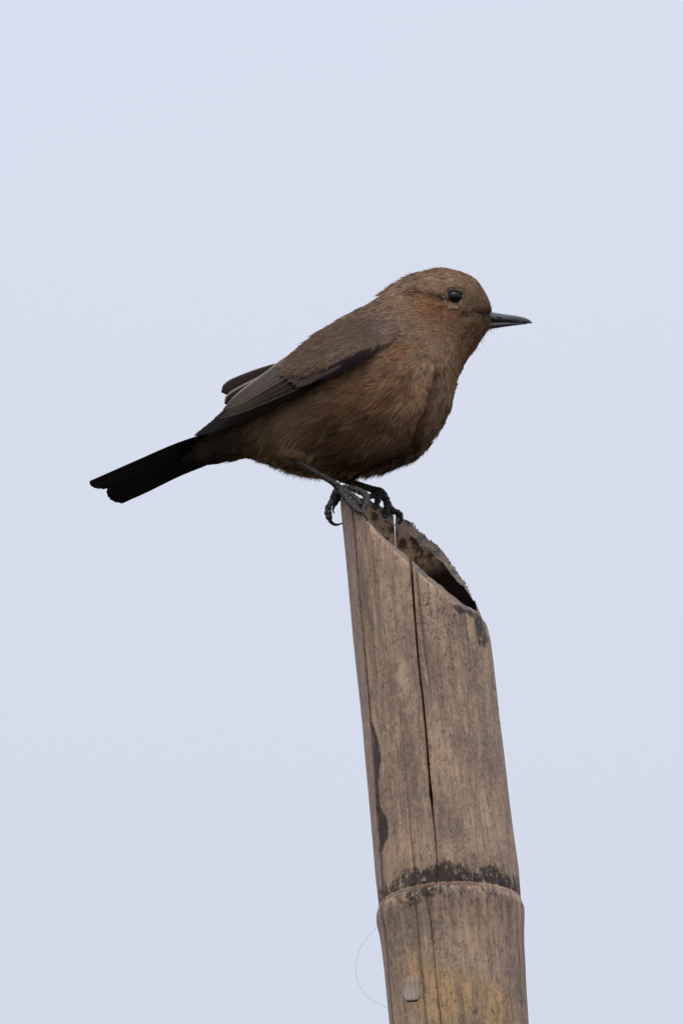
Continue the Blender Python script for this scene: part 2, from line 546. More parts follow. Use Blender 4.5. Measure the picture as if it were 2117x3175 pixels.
def stave(th0, th1, ncol, seams, wid, strip=0.0, slit=None):
    """one long curved splinter of the culm wall between two splits: outer skin, inner face, split sides and cut rim"""
    u = np.linspace(0, 1, ncol)
    Vs, cyl, ths, zs, iszone = [], [], [], [], []
    rows = None
    for inner in (False, True):
        zt = np.full(ncol, zpy(1750))
        for _ in range(6):
            tt = th0(zt) + (th1(zt) - th0(zt)) * u
            zt = rim_z(tt, inner)
        jit = np.interp(tt, np.linspace(0, TAU * 1.5, 130), rng.normal(0, 1, 130))
        zt = zt + jit * 0.0002 * (1 + 1.0 * (np.sin(tt) > 0))
        nfix = zfine[zfine < zt.min() - 0.002]
        if rows is None:
            zmin0 = zt.min() - 0.002
            nfix0 = nfix; ntop = 60
        zz = np.concatenate([np.repeat(nfix0[:, None], ncol, 1), np.linspace(np.full(ncol, nfix0[-1]), zt, ntop + 1)[1:]], 0)
        rows = zz.shape[0]
        t0_, t1_ = th0(zz), th1(zz)
        if inner:        # the far split runs straight back through the wall, not radially
            rr_ = pole_axis(zz)[1]
            obl = lambda t: np.arccos(np.clip(np.cos(t) * rr_ / (rr_ - WALL), -1, 1))
            if slit == 'end': t1_ = obl(t1_ - TAU) + TAU
            if slit == 'start': t0_ = obl(t0_)
        th = t0_ + (t1_ - t0_) * u[None]
        # the outer rim is worn round
        dr = np.zeros_like(zz)
        if inner:
            dr -= WALL
        else:
            dr -= 0.0013 * np.exp(-((zt[None] - zz) / 0.0035)) * smooth(0.75, 0.98, np.cos(th)) 
            dr -= 0.0007 * np.exp(-((zt[None] - zz) / 0.0008))
            # skin lifts a little beside the splits
            e = np.minimum(u, 1 - u)[None] * (th1(zz) - th0(zz)) * 0.0255
            dr -= 0.00035 * np.exp(-e / 0.0007)
            # node: fine sheath-scar ridge
            dr += 0.00018 * np.exp(-((zz - Z_RING) / 0.00035) ** 2) - 0.00012 * np.exp(-((zz - Z_RING - 0.0010) / 0.0005) ** 2)
        Vs.append(pole_pt(th, zz, dr).reshape(-1, 3))
        ths.append(th.ravel()); zs.append(zz.ravel())
    n = rows * ncol
    F = grid_faces(ncol, rows); fm = [0] * len(F)
    G = [(a + n, d + n, c + n, b + n) for a, b, c, d in grid_faces(ncol, rows)]
    F += G; fm += [1] * len(G)
    top = (rows - 1) * ncol
    for i in range(ncol - 1):
        F.append((top + i, top + i + 1, n + top + i + 1, n + top + i)); fm.append(2)
    for j in range(rows - 1):
        a, b = j * ncol, (j + 1) * ncol
        F.append((a, b, n + b, n + a)); fm.append(1)
        a += ncol - 1; b += ncol - 1
        F.append((a, n + a, n + b, b)); fm.append(1)
    o = make_mesh('stave', np.concatenate(Vs), F, [M_BAM, M_INN, M_CUT], pole, True, fm)
    th = np.concatenate(ths); z = np.concatenate(zs)
    fattr(o, 'cyl', np.stack([th * 0.0255, z, 0 * z], -1), 'FLOAT_VECTOR')
    pole_attrs(o, th, z, seams, wid)
    fattr(o, 'strip', np.full(th.shape, strip))
    # keep the rim and the split sides crisp
    me = o.data
    sharp = np.zeros(len(me.edges), bool)
    fmn = {}
    mi = np.zeros(len(me.polygons), np.int32); me.polygons.foreach_get('material_index', mi)
    vtop = set(range(top, top + ncol)) | set(range(n + top, n + top + ncol))
    ev = np.zeros(len(me.edges) * 2, np.int32); me.edges.foreach_get('vertices', ev); ev = ev.reshape(-1, 2)
    colm = ev % ncol
    same = (ev[:, 0] // n == ev[:, 1] // n)
    ed = (colm[:, 0] == colm[:, 1]) & ((colm[:, 0] == 0) | (colm[:, 0] == ncol - 1))
    rw = (ev % n) // ncol
    ed |= (rw[:, 0] == rows - 1) & (rw[:, 1] == rows - 1)
    at = me.attributes.new('sharp_edge', 'BOOLEAN', 'EDGE')
    at.data.foreach_set('value', ed)
    return o


# front-left piece, front-right/back-right piece, back-left piece
stave(lambda z: left_seam(z) + left_w(z) / 2, lambda z: front_seam(z) - front_w(z) / 2, 48, [left_seam, front_seam], [1.0, 0.35])
stave(lambda z: front_seam(z) + front_w(z) / 2, lambda z: back_seam(z) + TAU - back_w(z) / 2, 120, [front_seam], [0.35], 0.0, 'end')
stave(lambda z: back_seam(z) + back_w(z) / 2, lambda z: left_seam(z) - left_w(z) / 2, 84, [left_seam], [1.0], 0.7, 'start')

# partition inside the culm at the node
dv, df = [(*pole_pt(0, Z_RING, 0)[:2] * 0, 0)], []
cx, r = pole_axis(Z_RING)
dv = [(cx, POLE_Y, Z_RING - 0.004)]
for k in range(3):
    for q in range(40):
        th = TAU * q / 40; rr_ = (r - WALL + 0.0006) * (k + 1) / 3
        dv.append((cx + rr_ * math.cos(th), POLE_Y + rr_ * math.sin(th), Z_RING - 0.004 + 0.003 * ((k + 1) / 3) ** 2))
for q in range(40):
    df.append((0, 1 + q, 1 + (q + 1) % 40))
    for k in range(2):
        a = 1 + k * 40
        df.append((a + q, a + 40 + q, a + 40 + (q + 1) % 40, a + (q + 1) % 40))
dia = make_mesh('diaphragm', dv, df, M_INN, pole)

# pale shield-shaped bud scar below the node
sm, snt, sb = new_mat('bud_scar')
g = NT(snt)
sc_ = g.n('ShaderNodeTexCoord').outputs['Object']
sn = g.noise(sc_, 900, 4, 0.65, (1, 1, 0.12))
cc = g.mix(g.rng(sn, 0.35, 0.65), (0.44, 0.335, 0.27), (0.74, 0.59, 0.48))
cc = g.mix(g.attr('fade').outputs['Fac'], cc, g.mix(g.rng(sn, 0.35, 0.65), (0.30, 0.22, 0.15), (0.48, 0.36, 0.25)))
cc = g.mix(g.rng(g.attr('rimdark').outputs['Fac'], 0.3, 0.9), cc, (0.03, 0.025, 0.022))
g.l(cc, sb.inputs['Base Color']); sb.inputs['Roughness'].default_value = 0.7
g.bump(sn, 0.6, 0.0003, sb)
bv, bf, brd = [], [], []
NU, NV = 21, 25
for j in range(NV):
    v = j / (NV - 1)
    py = 2988 + 116 * v
    half = (31 + 2 * math.sin(v * 9)) * (0.86 + 0.2 * v) * (math.sqrt(max(0, 1 - ((v - 0.58) / 0.42) ** 2)) if v > 0.58 else 1) + 1
    for i in range(NU):
        uu = -1 + 2 * i / (NU - 1)
        th, z = front_hit(1271 + 7 * v + uu * half, py)
        edge_d = max(abs(uu), smooth(0.75, 1.0, v))
        lift = 0.00018 * smooth(0.0, 0.6, v) * (1 - smooth(0.8, 1.0, abs(uu))) * (1 - smooth(0.9, 1.0, v))
        lift -= 0.00010 * math.exp(-((uu - 0.12) / 0.06) ** 2) * smooth(0.3, 0.6, v)
        lift -= 0.00006 * math.exp(-((uu + 0.35) / 0.05) ** 2) * smooth(0.4, 0.8, v)
        bv.append(pole_pt(np.array(th), np.array(z), 0.00014 + lift - 0.0005 * smooth(0.9, 1.0, edge_d) - (0.0007 + 0.0003 * math.sin(uu * 7)) * smooth(0.45, 0.1, v)))
        brd.append(max(float(smooth(0.82, 0.97, abs(uu)) * smooth(0.3, 0.7, v)), float(smooth(0.86, 0.96, v)), 0.8 * math.exp(-((uu - 0.12) / 0.05) ** 2) * float(smooth(0.2, 0.5, v))))
scar = make_mesh('bud_scar', bv, grid_faces(NU, NV), sm, pole)
fattr(scar, 'rimdark', brd)
fattr(scar, 'fade', [max(float(smooth(0.85, 0.4, (k // NU) / (NV - 1))), float(smooth(0.55, 0.85, abs(-1 + 2 * (k % NU) / (NU - 1)))) * float(smooth(0.8, 0.45, (k // NU) / (NV - 1)))) for k in range(NU * NV)])
scar['label'] = 'pale shield-shaped bud scar with dark lower edge'

# torn fibres along the far rim of the cut
fv, ff = [], []
for k in range(70):
    th = random.uniform(0.62, 1.9)
    z = float(rim_z(np.array([th]), False)[0])
    p = pole_pt(np.array(th), np.array(z - 0.0003), -random.uniform(0.0, 0.0016))
    q = pole_pt(np.array(th + random.uniform(-0.015, 0.015)), np.array(z + random.uniform(0.0001, 0.0011) * random.random()), random.uniform(-0.001, 0.0006))
    w = random.uniform(0.00015, 0.0005)
    b0 = len(fv)
    a = np.array([-math.sin(th), math.cos(th), 0]) * w
    c = np.array([math.cos(th), math.sin(th), 0]) * w
    fv += [p + a, p - a * 0.5 + c, p - a * 0.5 - c, q]
    ff += [(b0, b0 + 1, b0 + 3), (b0 + 1, b0 + 2, b0 + 3), (b0 + 2, b0, b0 + 3)]
fib = make_mesh('torn_fibres', fv, ff, M_CUT, pole, False)
fattr(fib, 'cyl', np.array(fv), 'FLOAT_VECTOR')
fib['kind'] = 'stuff'

# ------------------------------------------------------------------ hair-thin thread beside the pole
tm, tnt, tb = new_mat('thread')
tb.inputs['Base Color'].default_value = (0.45, 0.50, 0.52, 1); tb.inputs['Roughness'].default_value = 0.5
tp = catmull([(1178, 2862), (1162, 2882), (1133, 2915), (1112, 2952), (1103, 3006), (1108, 3043), (1133, 3085), (1162, 3106), (1210, 3129)], 60)
yy = POLE_Y + 0.002 * np.sin(np.linspace(0, 3, 60))
V, F = tube(P(tp[:, 0], tp[:, 1], yy), np.full(60, 0.00006), 6)
thr = make_mesh('thread', V, F, tm)
thr['label'] = 'hair-thin pale thread looping out from the side of the bamboo pole'
thr['category'] = 'thread'

# ================================================================== the bird
def feather_mat(name, base, edgec, rough=0.6, edge0=0.62, edge1=0.95):
    m, nt, b = new_mat(name)
    g = NT(nt)
    uv = g.attr('fuv').outputs['Vector']
    sep = g.n('ShaderNodeSeparateXYZ'); g.l(uv, sep.inputs[0])
    u = g.math('ABSOLUTE', sep.outputs['X'])
    bar = g.noise(uv, 60, 3, 0.6, (0.35, 1.6, 1))
    big = g.noise(uv, 4, 2, 0.5)
    c = g.mix(g.rng(bar, 0.3, 0.7, 0, 0.5), base, tuple(x * 1.6 for x in base))
    c = g.mix(g.rng(big, 0.4, 0.7, 0, 0.4), c, tuple(x * 0.6 for x in base))
    c = g.mix(g.rng(u, edge0, edge1), c, edgec)
    c = g.mix(g.rng(u, 0.07, 0.03, 0, 0.6), c, tuple(x * 0.4 for x in base))
    g.l(c, b.inputs['Base Color'])
    b.inputs['Roughness'].default_value = rough
    b.inputs['Specular IOR Level'].default_value = 0.07
    g.bump(bar, 0.5, 0.0002, b)
    return m


def plume_mat(name):
    m, nt, b = new_mat(name)
    g = NT(nt)
    g.l(g.attr('col').outputs['Color'], b.inputs['Base Color'])
    b.inputs['Roughness'].default_value = 0.75
    b.inputs['Specular IOR Level'].default_value = 0.06
    return m


M_PLUME = plume_mat('body_plumage')
M_PRIM = feather_mat('flight_feather_dark', (0.011, 0.008, 0.007), (0.04, 0.029, 0.025), 0.6, 0.78, 0.98)
M_TERT = feather_mat('tertial_brown', (0.022, 0.015, 0.013), (0.27, 0.20, 0.155), 0.6, 0.62, 0.92)
M_TER2 = feather_mat('tertial_pale', (0.06, 0.044, 0.036), (0.25, 0.185, 0.145), 0.6, 0.6, 0.92)
M_COV = feather_mat('covert_brown', (0.085, 0.062, 0.05), (0.15, 0.112, 0.088), 0.6, 0.6, 0.95)
M_ALU = feather_mat('alula_dark', (0.024, 0.017, 0.019), (0.15, 0.115, 0.105), 0.5, 0.86, 1.0)
M_TAIL = feather_mat('tail_feather', (0.010, 0.008, 0.008), (0.026, 0.02, 0.018), 0.5, 0.8, 1.0)
M_FTIP = feather_mat('far_tertial', (0.032, 0.023, 0.022), (0.12, 0.092, 0.08), 0.6, 0.8, 1.0)

bodym, bnt, bb = new_mat('bird_skin')
g = NT(bnt)
oc = g.n('ShaderNodeTexCoord').outputs['Object']
leg = g.attr('leg').outputs['Fac']
ln = g.noise(oc, 1300, 3, 0.65); ln2 = g.noise(oc, 420, 3, 0.6)
lc = g.mix(g.rng(ln, 0.35, 0.68), (0.020, 0.0185, 0.019), (0.12, 0.108, 0.10))
lc = g.mix(g.rng(ln2, 0.55, 0.68, 0, 0.7), lc, (0.10, 0.09, 0.08))
bc = g.mix(leg, g.attr('col').outputs['Color'], lc)
bb.inputs['Specular IOR Level'].default_value = 0.15
g.l(bc, bb.inputs['Base Color']); bb.inputs['Roughness'].default_value = 0.7
g.bump(ln, 0.7, 0.0005, bb)

# ---- torso and head: rings between an upper and a lower outline point
st = np.array([  # top px,py   bottom px,py   half width (px)
    (588, 1366, 602, 1432, 30), (640, 1338, 655, 1433, 46), (705, 1296, 718, 1424, 66), (768, 1236, 790, 1416, 98), (845, 1160, 868, 1441, 135), (925, 1088, 975, 1470, 172),
    (1010, 1020, 1100, 1468, 194), (1090, 974, 1222, 1446, 198), (1145, 944, 1322, 1386, 186), (1190, 914, 1390, 1276, 160), (1226, 886, 1415, 1184, 133),
    (1266, 862, 1442, 1124, 114), (1310, 848, 1476, 1075, 102), (1368, 838, 1505, 1033, 94), (1428, 850, 1519, 1012, 82), (1476, 876, 1521, 1005, 56),
    (1508, 922, 1519, 990, 29), (1522, 955, 1519, 980, 13)], float)
NS, NR = 240, 180
sr = catmull(st, NS)
top = P(sr[:, 0], sr[:, 1], 0 * sr[:, 0]); bot = P(sr[:, 2], sr[:, 3], 0 * sr[:, 0])
hw = sr[:, 4] * PXM
cen = (top + bot) / 2
half = (top - bot) / 2
bl = np.linalg.norm(half, axis=1)
# the tilted view also shows some of the width: take it out of the height
corr = np.sqrt(np.clip((bl * math.cos(ELEV)) ** 2 - (hw * math.sin(ELEV)) ** 2, 1e-9, None)) / (bl * math.cos(ELEV))
half = half * corr[:, None]
th = np.linspace(0, TAU, NR, endpoint=False)
ct, sn_ = np.cos(th), np.sin(th)
# slightly boxed cross-section
pw = lambda a, e: np.sign(a) * np.abs(a) ** e
TV = cen[:, None, :] + half[:, None, :] * pw(ct, 0.94)[None, :, None] + (hw[:, None] * pw(sn_, 0.92)[None, :])[..., None] * np.array([0, 1.0, 0])
TV = TV.reshape(-1, 3)
TF = grid_faces(NR, NS, 0, True)
TV = np.concatenate([TV, cen[:1] + (cen[:1] - cen[1:2]) * 0.5, cen[-1:] + (cen[-1:] - cen[-2:-1]) * 0.5])
nT = NS * NR
for q in range(NR):
    TF.append((nT, (q + 1) % NR, q)); TF.append((nT + 1, (NS - 1) * NR + q, (NS - 1) * NR + (q + 1) % NR))


def vnormals(V, F):
    N = np.zeros_like(V)
    tri = []
    for f in F:
        tri.append((f[0], f[1], f[2]))
        if len(f) == 4: tri.append((f[0], f[2], f[3]))
    tri = np.array(tri)
    fn = np.cross(V[tri[:, 1]] - V[tri[:, 0]], V[tri[:, 2]] - V[tri[:, 0]])
    for k in range(3): np.add.at(N, tri[:, k], fn)
    return N / (np.linalg.norm(N, axis=1)[:, None] + 1e-20), tri


TN, TTRI = vnormals(TV, TF)
if (TN * (TV - TV.mean(0))).sum() < 0:
    TF = [tuple(reversed(f)) for f in TF]
    TN, TTRI = vnormals(TV, TF)

# ---- breast fold: the near flank plumage overlaps the middle of the breast
FOLD = [(1350, 1120), (1340, 1160), (1330, 1210), (1312, 1262), (1290, 1310), (1268, 1365), (1230, 1400), (1190, 1420), (1140, 1450), (1110, 1470)]
FOLDW = [0, 0.2, 0.45, 0.75, 1.0, 1.15, 1.1, 0.9, 0.6, 0.2]
px, py = proj(TV)
d, w, s_ = seg_dist(px, py, FOLD, FOLDW)
facing = smooth(0.2, -0.1, TN @ VD)
right = s_ < 0
amt = np.where(right, -0.0085 * np.exp(-(d / 28) ** 2), 0.0040 * np.exp(-((d - 20) / 45) ** 2) * smooth(0, 10, d) - 0.0060 * np.exp(-(d / 5) ** 2)) * w * facing
TV = TV + TN * amt[:, None]
# small relief of the face: brow, cheek, ear coverts
for (cx_, cy_, sg, a) in ((1420, 886, 22, 0.0006), (1345, 950, 40, 0.0009), (1408, 924, 26, -0.0010), (1470, 955, 25, -0.0006), (1250, 1010, 60, 0.0012)):
    px, py = proj(np.stack([TV[:, 0], -np.abs(TV[:, 1]), TV[:, 2]], -1))
    TV = TV + TN * (a * np.exp(-((px - cx_) ** 2 + (py - cy_) ** 2) / sg ** 2))[:, None]
TN, TTRI = vnormals(TV, TF)
BVH = BVHTree.FromPolygons([Vector(v) for v in TV], [tuple(t) for t in TTRI])


def hit(px, py):
    d_ = VD + ((px - W0 / 2) * PXM / DIST) * VX + ((H0 / 2 - py) * PXM / DIST) * VU
    loc, nrm, idx, dd = BVH.ray_cast(Vector(CAM), Vector(d_).normalized())
    return (np.array(loc), np.array(nrm)) if loc is not None else (None, None)


bird = empty('bird', tuple(P(1120, 1560, 0.0)))
bird['label'] = 'small brown songbird with black tail perched on the slanted bamboo tip'
bird['category'] = 'bird'

# ---- legs and toes: tubes that are fused with the torso into one skin
mm = 0.001


def limb(pts, rads, n=40, knob=0.0, knobs=0):
    """pts: (px, py, y mm); rads in px"""
    a = catmull(np.array([(p[0], p[1], p[2], r) for p, r in zip(pts, rads)], float), n)
    rr_ = a[:, 3] * PXM * 0.93
    if knobs:
        rr_ = rr_ * (1 + knob * np.cos(np.linspace(0, knobs * TAU, n)))
    return tube(P(a[:, 0], a[:, 1], a[:, 2] * mm), rr_, 14)


limbs = [
    # near leg: thigh inside the plumage, tarsus, foot
    limb([(985, 1395, -3), (940, 1402, -5), (908, 1418, -8), (930, 1436, -11), (985, 1469, -12.5), (1034, 1498, -12.5), (1052, 1518, -12), (1062, 1530, -12)],
         [30, 18, 11, 9.5, 9, 10.5, 15, 12], 70),
    limb([(1050, 1516, -12), (1036, 1534, -11), (1028, 1555, -10.5), (1017, 1577, -10), (1019, 1600, -9.8), (1024, 1612, -9.6)], [12, 11, 9.5, 11, 12, 7.5], 46, 0.12, 7),
    limb([(1054, 1518, -12), (1052, 1538, -9.5), (1043, 1556, -8), (1034, 1572, -7)], [11, 9.5, 8, 5], 26, 0.12, 4),
    limb([(1052, 1518, -12), (1068, 1539, -15.5), (1088, 1563, -19.5), (1108, 1581, -22.5), (1120, 1591, -24)], [12, 10.5, 10.5, 9.5, 7.5], 44, 0.13, 7),
    limb([(1052, 1514, -12), (1082, 1514, -13), (1110, 1521, -15), (1135, 1537, -18.5), (1135, 1560, -22.5), (1127, 1582, -24.8)], [12, 10.5, 11, 11, 9.5, 7.5], 56, 0.13, 9),
    limb([(1052, 1516, -12), (1082, 1529, -15.5), (1106, 1546, -19), (1118, 1566, -22)], [11, 8.5, 8, 6.5], 34, 0.13, 6),
    # far leg
    limb([(1000, 1410, 10), (1020, 1440, 12), (1046, 1478, 13.5), (1100, 1499, 15), (1150, 1516, 16.5), (1176, 1525, 17), (1186, 1532, 17)],
         [36, 18, 12, 11.5, 12, 15.5, 12], 60),
    limb([(1178, 1524, 17), (1160, 1535, 16), (1142, 1542, 14.5), (1130, 1552, 13)], [12, 10, 8.5, 6], 26, 0.12, 4),
    limb([(1176, 1526, 17), (1172, 1546, 16), (1166, 1566, 15), (1152, 1583, 14.2), (1144, 1588, 14)], [12, 10.5, 10, 9, 7], 40, 0.13, 6),
    limb([(1182, 1526, 17), (1195, 1545, 17), (1200, 1568, 17), (1195, 1594, 16.5), (1184, 1620, 16)], [13, 12, 12.5, 12, 8.5], 44, 0.13, 7),
    limb([(1184, 1530, 17), (1200, 1558, 17.6), (1213, 1580, 18), (1234, 1591, 18), (1243, 1600, 18)], [12, 11.5, 11, 10.5, 9], 44, 0.13, 7),
]
AV = [TV]; AF = list(TF); off = len(TV)
for V, F in limbs:
    AV.append(V); AF += [tuple(i + off for i in f) for f in F]; off += len(V)
tmp = bpy.data.meshes.new('tmp')
tmp.from_pydata([tuple(v) for v in np.concatenate(AV)], [], [tuple(int(i) for i in f) for f in AF])
tob = bpy.data.objects.new('tmp', tmp); COL.objects.link(tob)
rm = tob.modifiers.new('r', 'REMESH'); rm.mode = 'VOXEL'; rm.voxel_size = 0.00033; rm.use_smooth_shade = True
dg = bpy.context.evaluated_depsgraph_get()
bme = bpy.data.meshes.new_from_object(tob.evaluated_get(dg))
bpy.data.objects.remove(tob); bpy.data.meshes.remove(tmp)
bme.name = 'body'
bme.materials.clear(); bme.materials.append(bodym)
body = link('body', bme, bird)
nv = len(bme.vertices)
BV = np.zeros(nv * 3, np.float32); bme.vertices.foreach_get('co', BV); BV = BV.reshape(-1, 3).astype(float)
BN = np.zeros(nv * 3, np.float32); bme.vertices.foreach_get('normal', BN); BN = BN.reshape(-1, 3)
px, py = proj(BV)
# legs are whatever stands clear of the torso
leg_m = np.zeros(nv)
for k in np.nonzero((py > 1400) & (px > 880) & (px < 1270))[0]:
    loc, nrm, idx, dd = BVH.find_nearest(Vector(BV[k]), 0.002)
    leg_m[k] = 1.0 if loc is None or (Vector(BV[k]) - loc).dot(nrm) > 0.0007 else 0.0
fattr(body, 'leg', leg_m)
lum = np.sin(BV[:, 0] * 5200) * np.sin(BV[:, 1] * 6100 + 1) * np.sin(BV[:, 2] * 5600 + 2)
BV2 = BV + BN * (leg_m * 0.00016 * lum)[:, None]
bme.vertices.foreach_set('co', BV2.astype(np.float32).ravel()); bme.update()

# ---- claws
clawm, cnt, cb = new_mat('claw_horn')
cb.inputs['Base Color'].default_value = (0.025, 0.024, 0.028, 1); cb.inputs['Roughness'].default_value = 0.38


def claw(pts, r0):
    a = catmull(np.array(pts, float), 18)
    V, F = tube(P(a[:, 0], a[:, 1], a[:, 2] * mm), np.linspace(r0, 1.6, 18) * PXM, 10)
    make_mesh('claw', V, F, clawm, bird)


claw([(1021, 1603, -9.8), (1024, 1616, -9.5), (1036, 1626, -8.5), (1050, 1626, -7), (1063, 1621, -5.5)], 8)
claw([(1036, 1568, -7.2), (1032, 1580, -6.5), (1036, 1592, -6)], 5)
claw([(1118, 1585, -23.8), (1128, 1594, -25.0), (1136, 1606, -25.6), (1137, 1616, -25.4)], 7.5)
claw([(1127, 1577, -24.5), (1128, 1590, -25.4), (1133, 1602, -25.9)], 7)
claw([(1133, 1549, 13.4), (1124, 1558, 12.5), (1121, 1570, 12)], 6)
claw([(1146, 1587, 14), (1138, 1595, 13.6), (1136, 1606, 13.4)], 6)
claw([(1186, 1616, 16), (1179, 1632, 16), (1177, 1649, 16.6)], 8)
claw([(1242, 1597, 18), (1244, 1610, 18), (1236, 1623, 18.3), (1220, 1629, 18.6)], 8)

# ---- beak
bkm, knt, kb = new_mat('beak_horn')
g = NT(knt)
oc = g.n('ShaderNodeTexCoord').outputs['Object']
kn = g.noise(oc, 500, 4, 0.7, (0.35, 1, 1))
g.l(g.mix(g.rng(kn, 0.35, 0.7), (0.020, 0.020, 0.023), (0.085, 0.08, 0.082)), kb.inputs['Base Color'])
kb.inputs['Roughness'].default_value = 0.42
g.bump(kn, 0.4, 0.0003, kb)


def mandible(name, tab, keel):
    a = catmull(np.array(tab, float), 40)
    n = 20
    V = []
    for (x, t, b_, w) in a:
        for q in range(n):
            an = TAU * q / n
            c_, s_ = math.cos(an), math.sin(an)
            v = c_ if (c_ > 0) == keel else pw(np.array(c_), 1.0) * 0.55
            mid = (t + b_) / 2
            f = (mid + (t - b_) / 2 * c_)
            wf = abs(s_) ** (0.9 if True else 1)
            V.append(P(x, f, w * PXM * np.sign(s_) * wf))
    F = grid_faces(n, len(a), 0, True)
    V.append(P(a[-1][0] + 1, (a[-1][1] + a[-1][2]) / 2, 0))
    for q in range(n): F.append((len(V) - 1, (len(a) - 1) * n + q, (len(a) - 1) * n + (q + 1) % n))
    return make_mesh(name, V, F, bkm, bird)


mandible('upper_mandible', [(1468, 958, 990, 42), (1490, 959, 993, 36), (1510, 963, 997, 29), (1531, 969, 1000, 22), (1571, 975, 1001, 15.5), (1600, 979, 1003, 11), (1625, 985, 1003, 7), (1640, 991.5, 1003, 4), (1648, 998.5, 1002.5, 1.5)], True)
mandible('lower_mandible', [(1468, 988, 1020, 38), (1490, 990, 1020, 32), (1508, 993, 1020, 26), (1529, 995, 1019, 19), (1571, 997, 1012.5, 13), (1606, 999, 1008, 8), (1632, 1000, 1005, 3)], False)

nm_, nnt_, nb_ = new_mat('nostril')
nb_.inputs['Base Color'].default_value = (0.004, 0.004, 0.004, 1); nb_.inputs['Roughness'].default_value = 0.8
for sgn in (1, -1):
    c0 = P(1546, 985, -17.5 * PXM)
    V = []
    for a_ in np.linspace(0.01, math.pi - 0.01, 8):
        for b0 in np.linspace(0, TAU, 12, endpoint=False):
            V.append((c0[0] + 0.0012 * math.cos(a_), (c0[1] + 0.0004 * math.sin(a_) * math.cos(b0)) * sgn, c0[2] + 0.00038 * math.sin(a_) * math.sin(b0) - 0.0001 * math.cos(a_)))
    make_mesh('nostril', V, grid_faces(12, 8, 0, True), nm_, bird)

# ---- eyes
eyem, ent, eb = new_mat('eye_dark')
eb.inputs['Base Color'].default_value = (0.008, 0.006, 0.006, 1)
eb.inputs['Roughness'].default_value = 0.16
eb.inputs['Specular IOR Level'].default_value = 0.3
eloc, enrm = hit(1408, 924)
ER = 27.5 * PXM
ecen = eloc + VD * 0.0015


def ball(c, r, n=28, m=18):
    V = [c + r * np.array([math.sin(a) * math.cos(b_), math.sin(a) * math.sin(b_), math.cos(a)]) for a in np.linspace(0.001, math.pi - 0.001, m) for b_ in np.linspace(0, TAU, n, endpoint=False)]
    return V, grid_faces(n, m, 0, True)


for sgn in (1, -1):
    V, F = ball(np.array([ecen[0], ecen[1] * sgn, ecen[2]]), ER)
    V = [(v[0], v[1], ecen[2] + (v[2] - ecen[2]) * 0.86) for v in V]
    make_mesh('eye', V, F, eyem, bird)
# bare lid round the eye
lidm, lnt, lb = new_mat('eyelid')
lb.inputs['Base Color'].default_value = (0.01, 0.008, 0.008, 1); lb.inputs['Roughness'].default_value = 0.6
for sgn in (1, -1):
    a = np.linspace(0, TAU, 49)
    c = eloc + VD * 0.0001
    ring = np.array([c + (VX * math.cos(t) * ER * 0.98 + VU * math.sin(t) * ER * 0.86) for t in a])
    V, F = tube(ring, np.full(49, 0.00034), 8, up=(0, 1, 0.3))
    V[:, 1] *= sgn
    make_mesh('eyelid', V, F, lidm, bird)

# ---- plumage fields, read in photo space and mirrored to the far side
DIRS = np.array([  # px, py, dx, dy
    (1515, 930, -0.5, -0.9), (1490, 880, -0.8, -0.6), (1440, 850, -1, -0.35), (1380, 835, -1, -0.05), (1300, 850, -1, 0.25), (1230, 890, -1, 0.5), (1160, 930, -1, 0.55),
    (1460, 910, -0.9, -0.4), (1470, 960, -1, -0.1), (1350, 900, -1, 0.12), (1350, 950, -1, 0.2), (1280, 960, -1, 0.4), (1400, 975, -1, 0.3), (1440, 1000, -0.8, 0.5),
    (1510, 1015, -0.5, 0.7), (1500, 1035, -0.4, 0.9), (1460, 1070, -0.5, 0.9), (1380, 1040, -0.8, 0.6), (1300, 1040, -0.9, 0.55), (1420, 1110, -0.25, 1), (1340, 1110, -0.45, 0.9),
    (1400, 1180, -0.1, 1), (1380, 1260, -0.12, 1), (1340, 1330, -0.2, 1), (1290, 1400, -0.45, 0.9), (1220, 1440, -0.8, 0.6), (1150, 1465, -0.95, 0.45),
    (1310, 1180, -0.35, 0.95), (1290, 1250, -0.4, 0.95), (1230, 1150, -0.75, 0.65), (1200, 1250, -0.75, 0.65), (1220, 1340, -0.6, 0.8), (1100, 1200, -0.95, 0.5), (1100, 1300, -0.95, 0.5),
    (1100, 1400, -1, 0.35), (1000, 1260, -1, 0.5), (1000, 1350, -1, 0.45), (1000, 1430, -1, 0.5), (900, 1300, -0.95, 0.6), (900, 1400, -0.85, 0.75), (830, 1340, -0.8, 0.7),
    (820, 1400, -0.7, 0.85), (740, 1350, -1, 0.2), (700, 1400, -1, 0.25), (640, 1400, -1, 0.35), (1060, 1000, -1, 0.65), (960, 1080, -1, 0.8), (1150, 1000, -1, 0.5),
    (1080, 1080, -1, 0.62), (880, 1150, -1, 0.85), (780, 1230, -1, 0.85), (1220, 1000, -0.95, 0.45), (1180, 1060, -0.95, 0.5)], float)


def idw(px, py, tab, k=2.2):
    out = np.zeros((len(px), tab.shape[1] - 2)); wsum = np.zeros(len(px))
    for row in tab:
        w = 1 / ((px - row[0]) ** 2 + (py - row[1]) ** 2 + 120) ** (k / 2 + 0.4)
        out += w[:, None] * row[2:]; wsum += w
    return out / wsum[:, None]


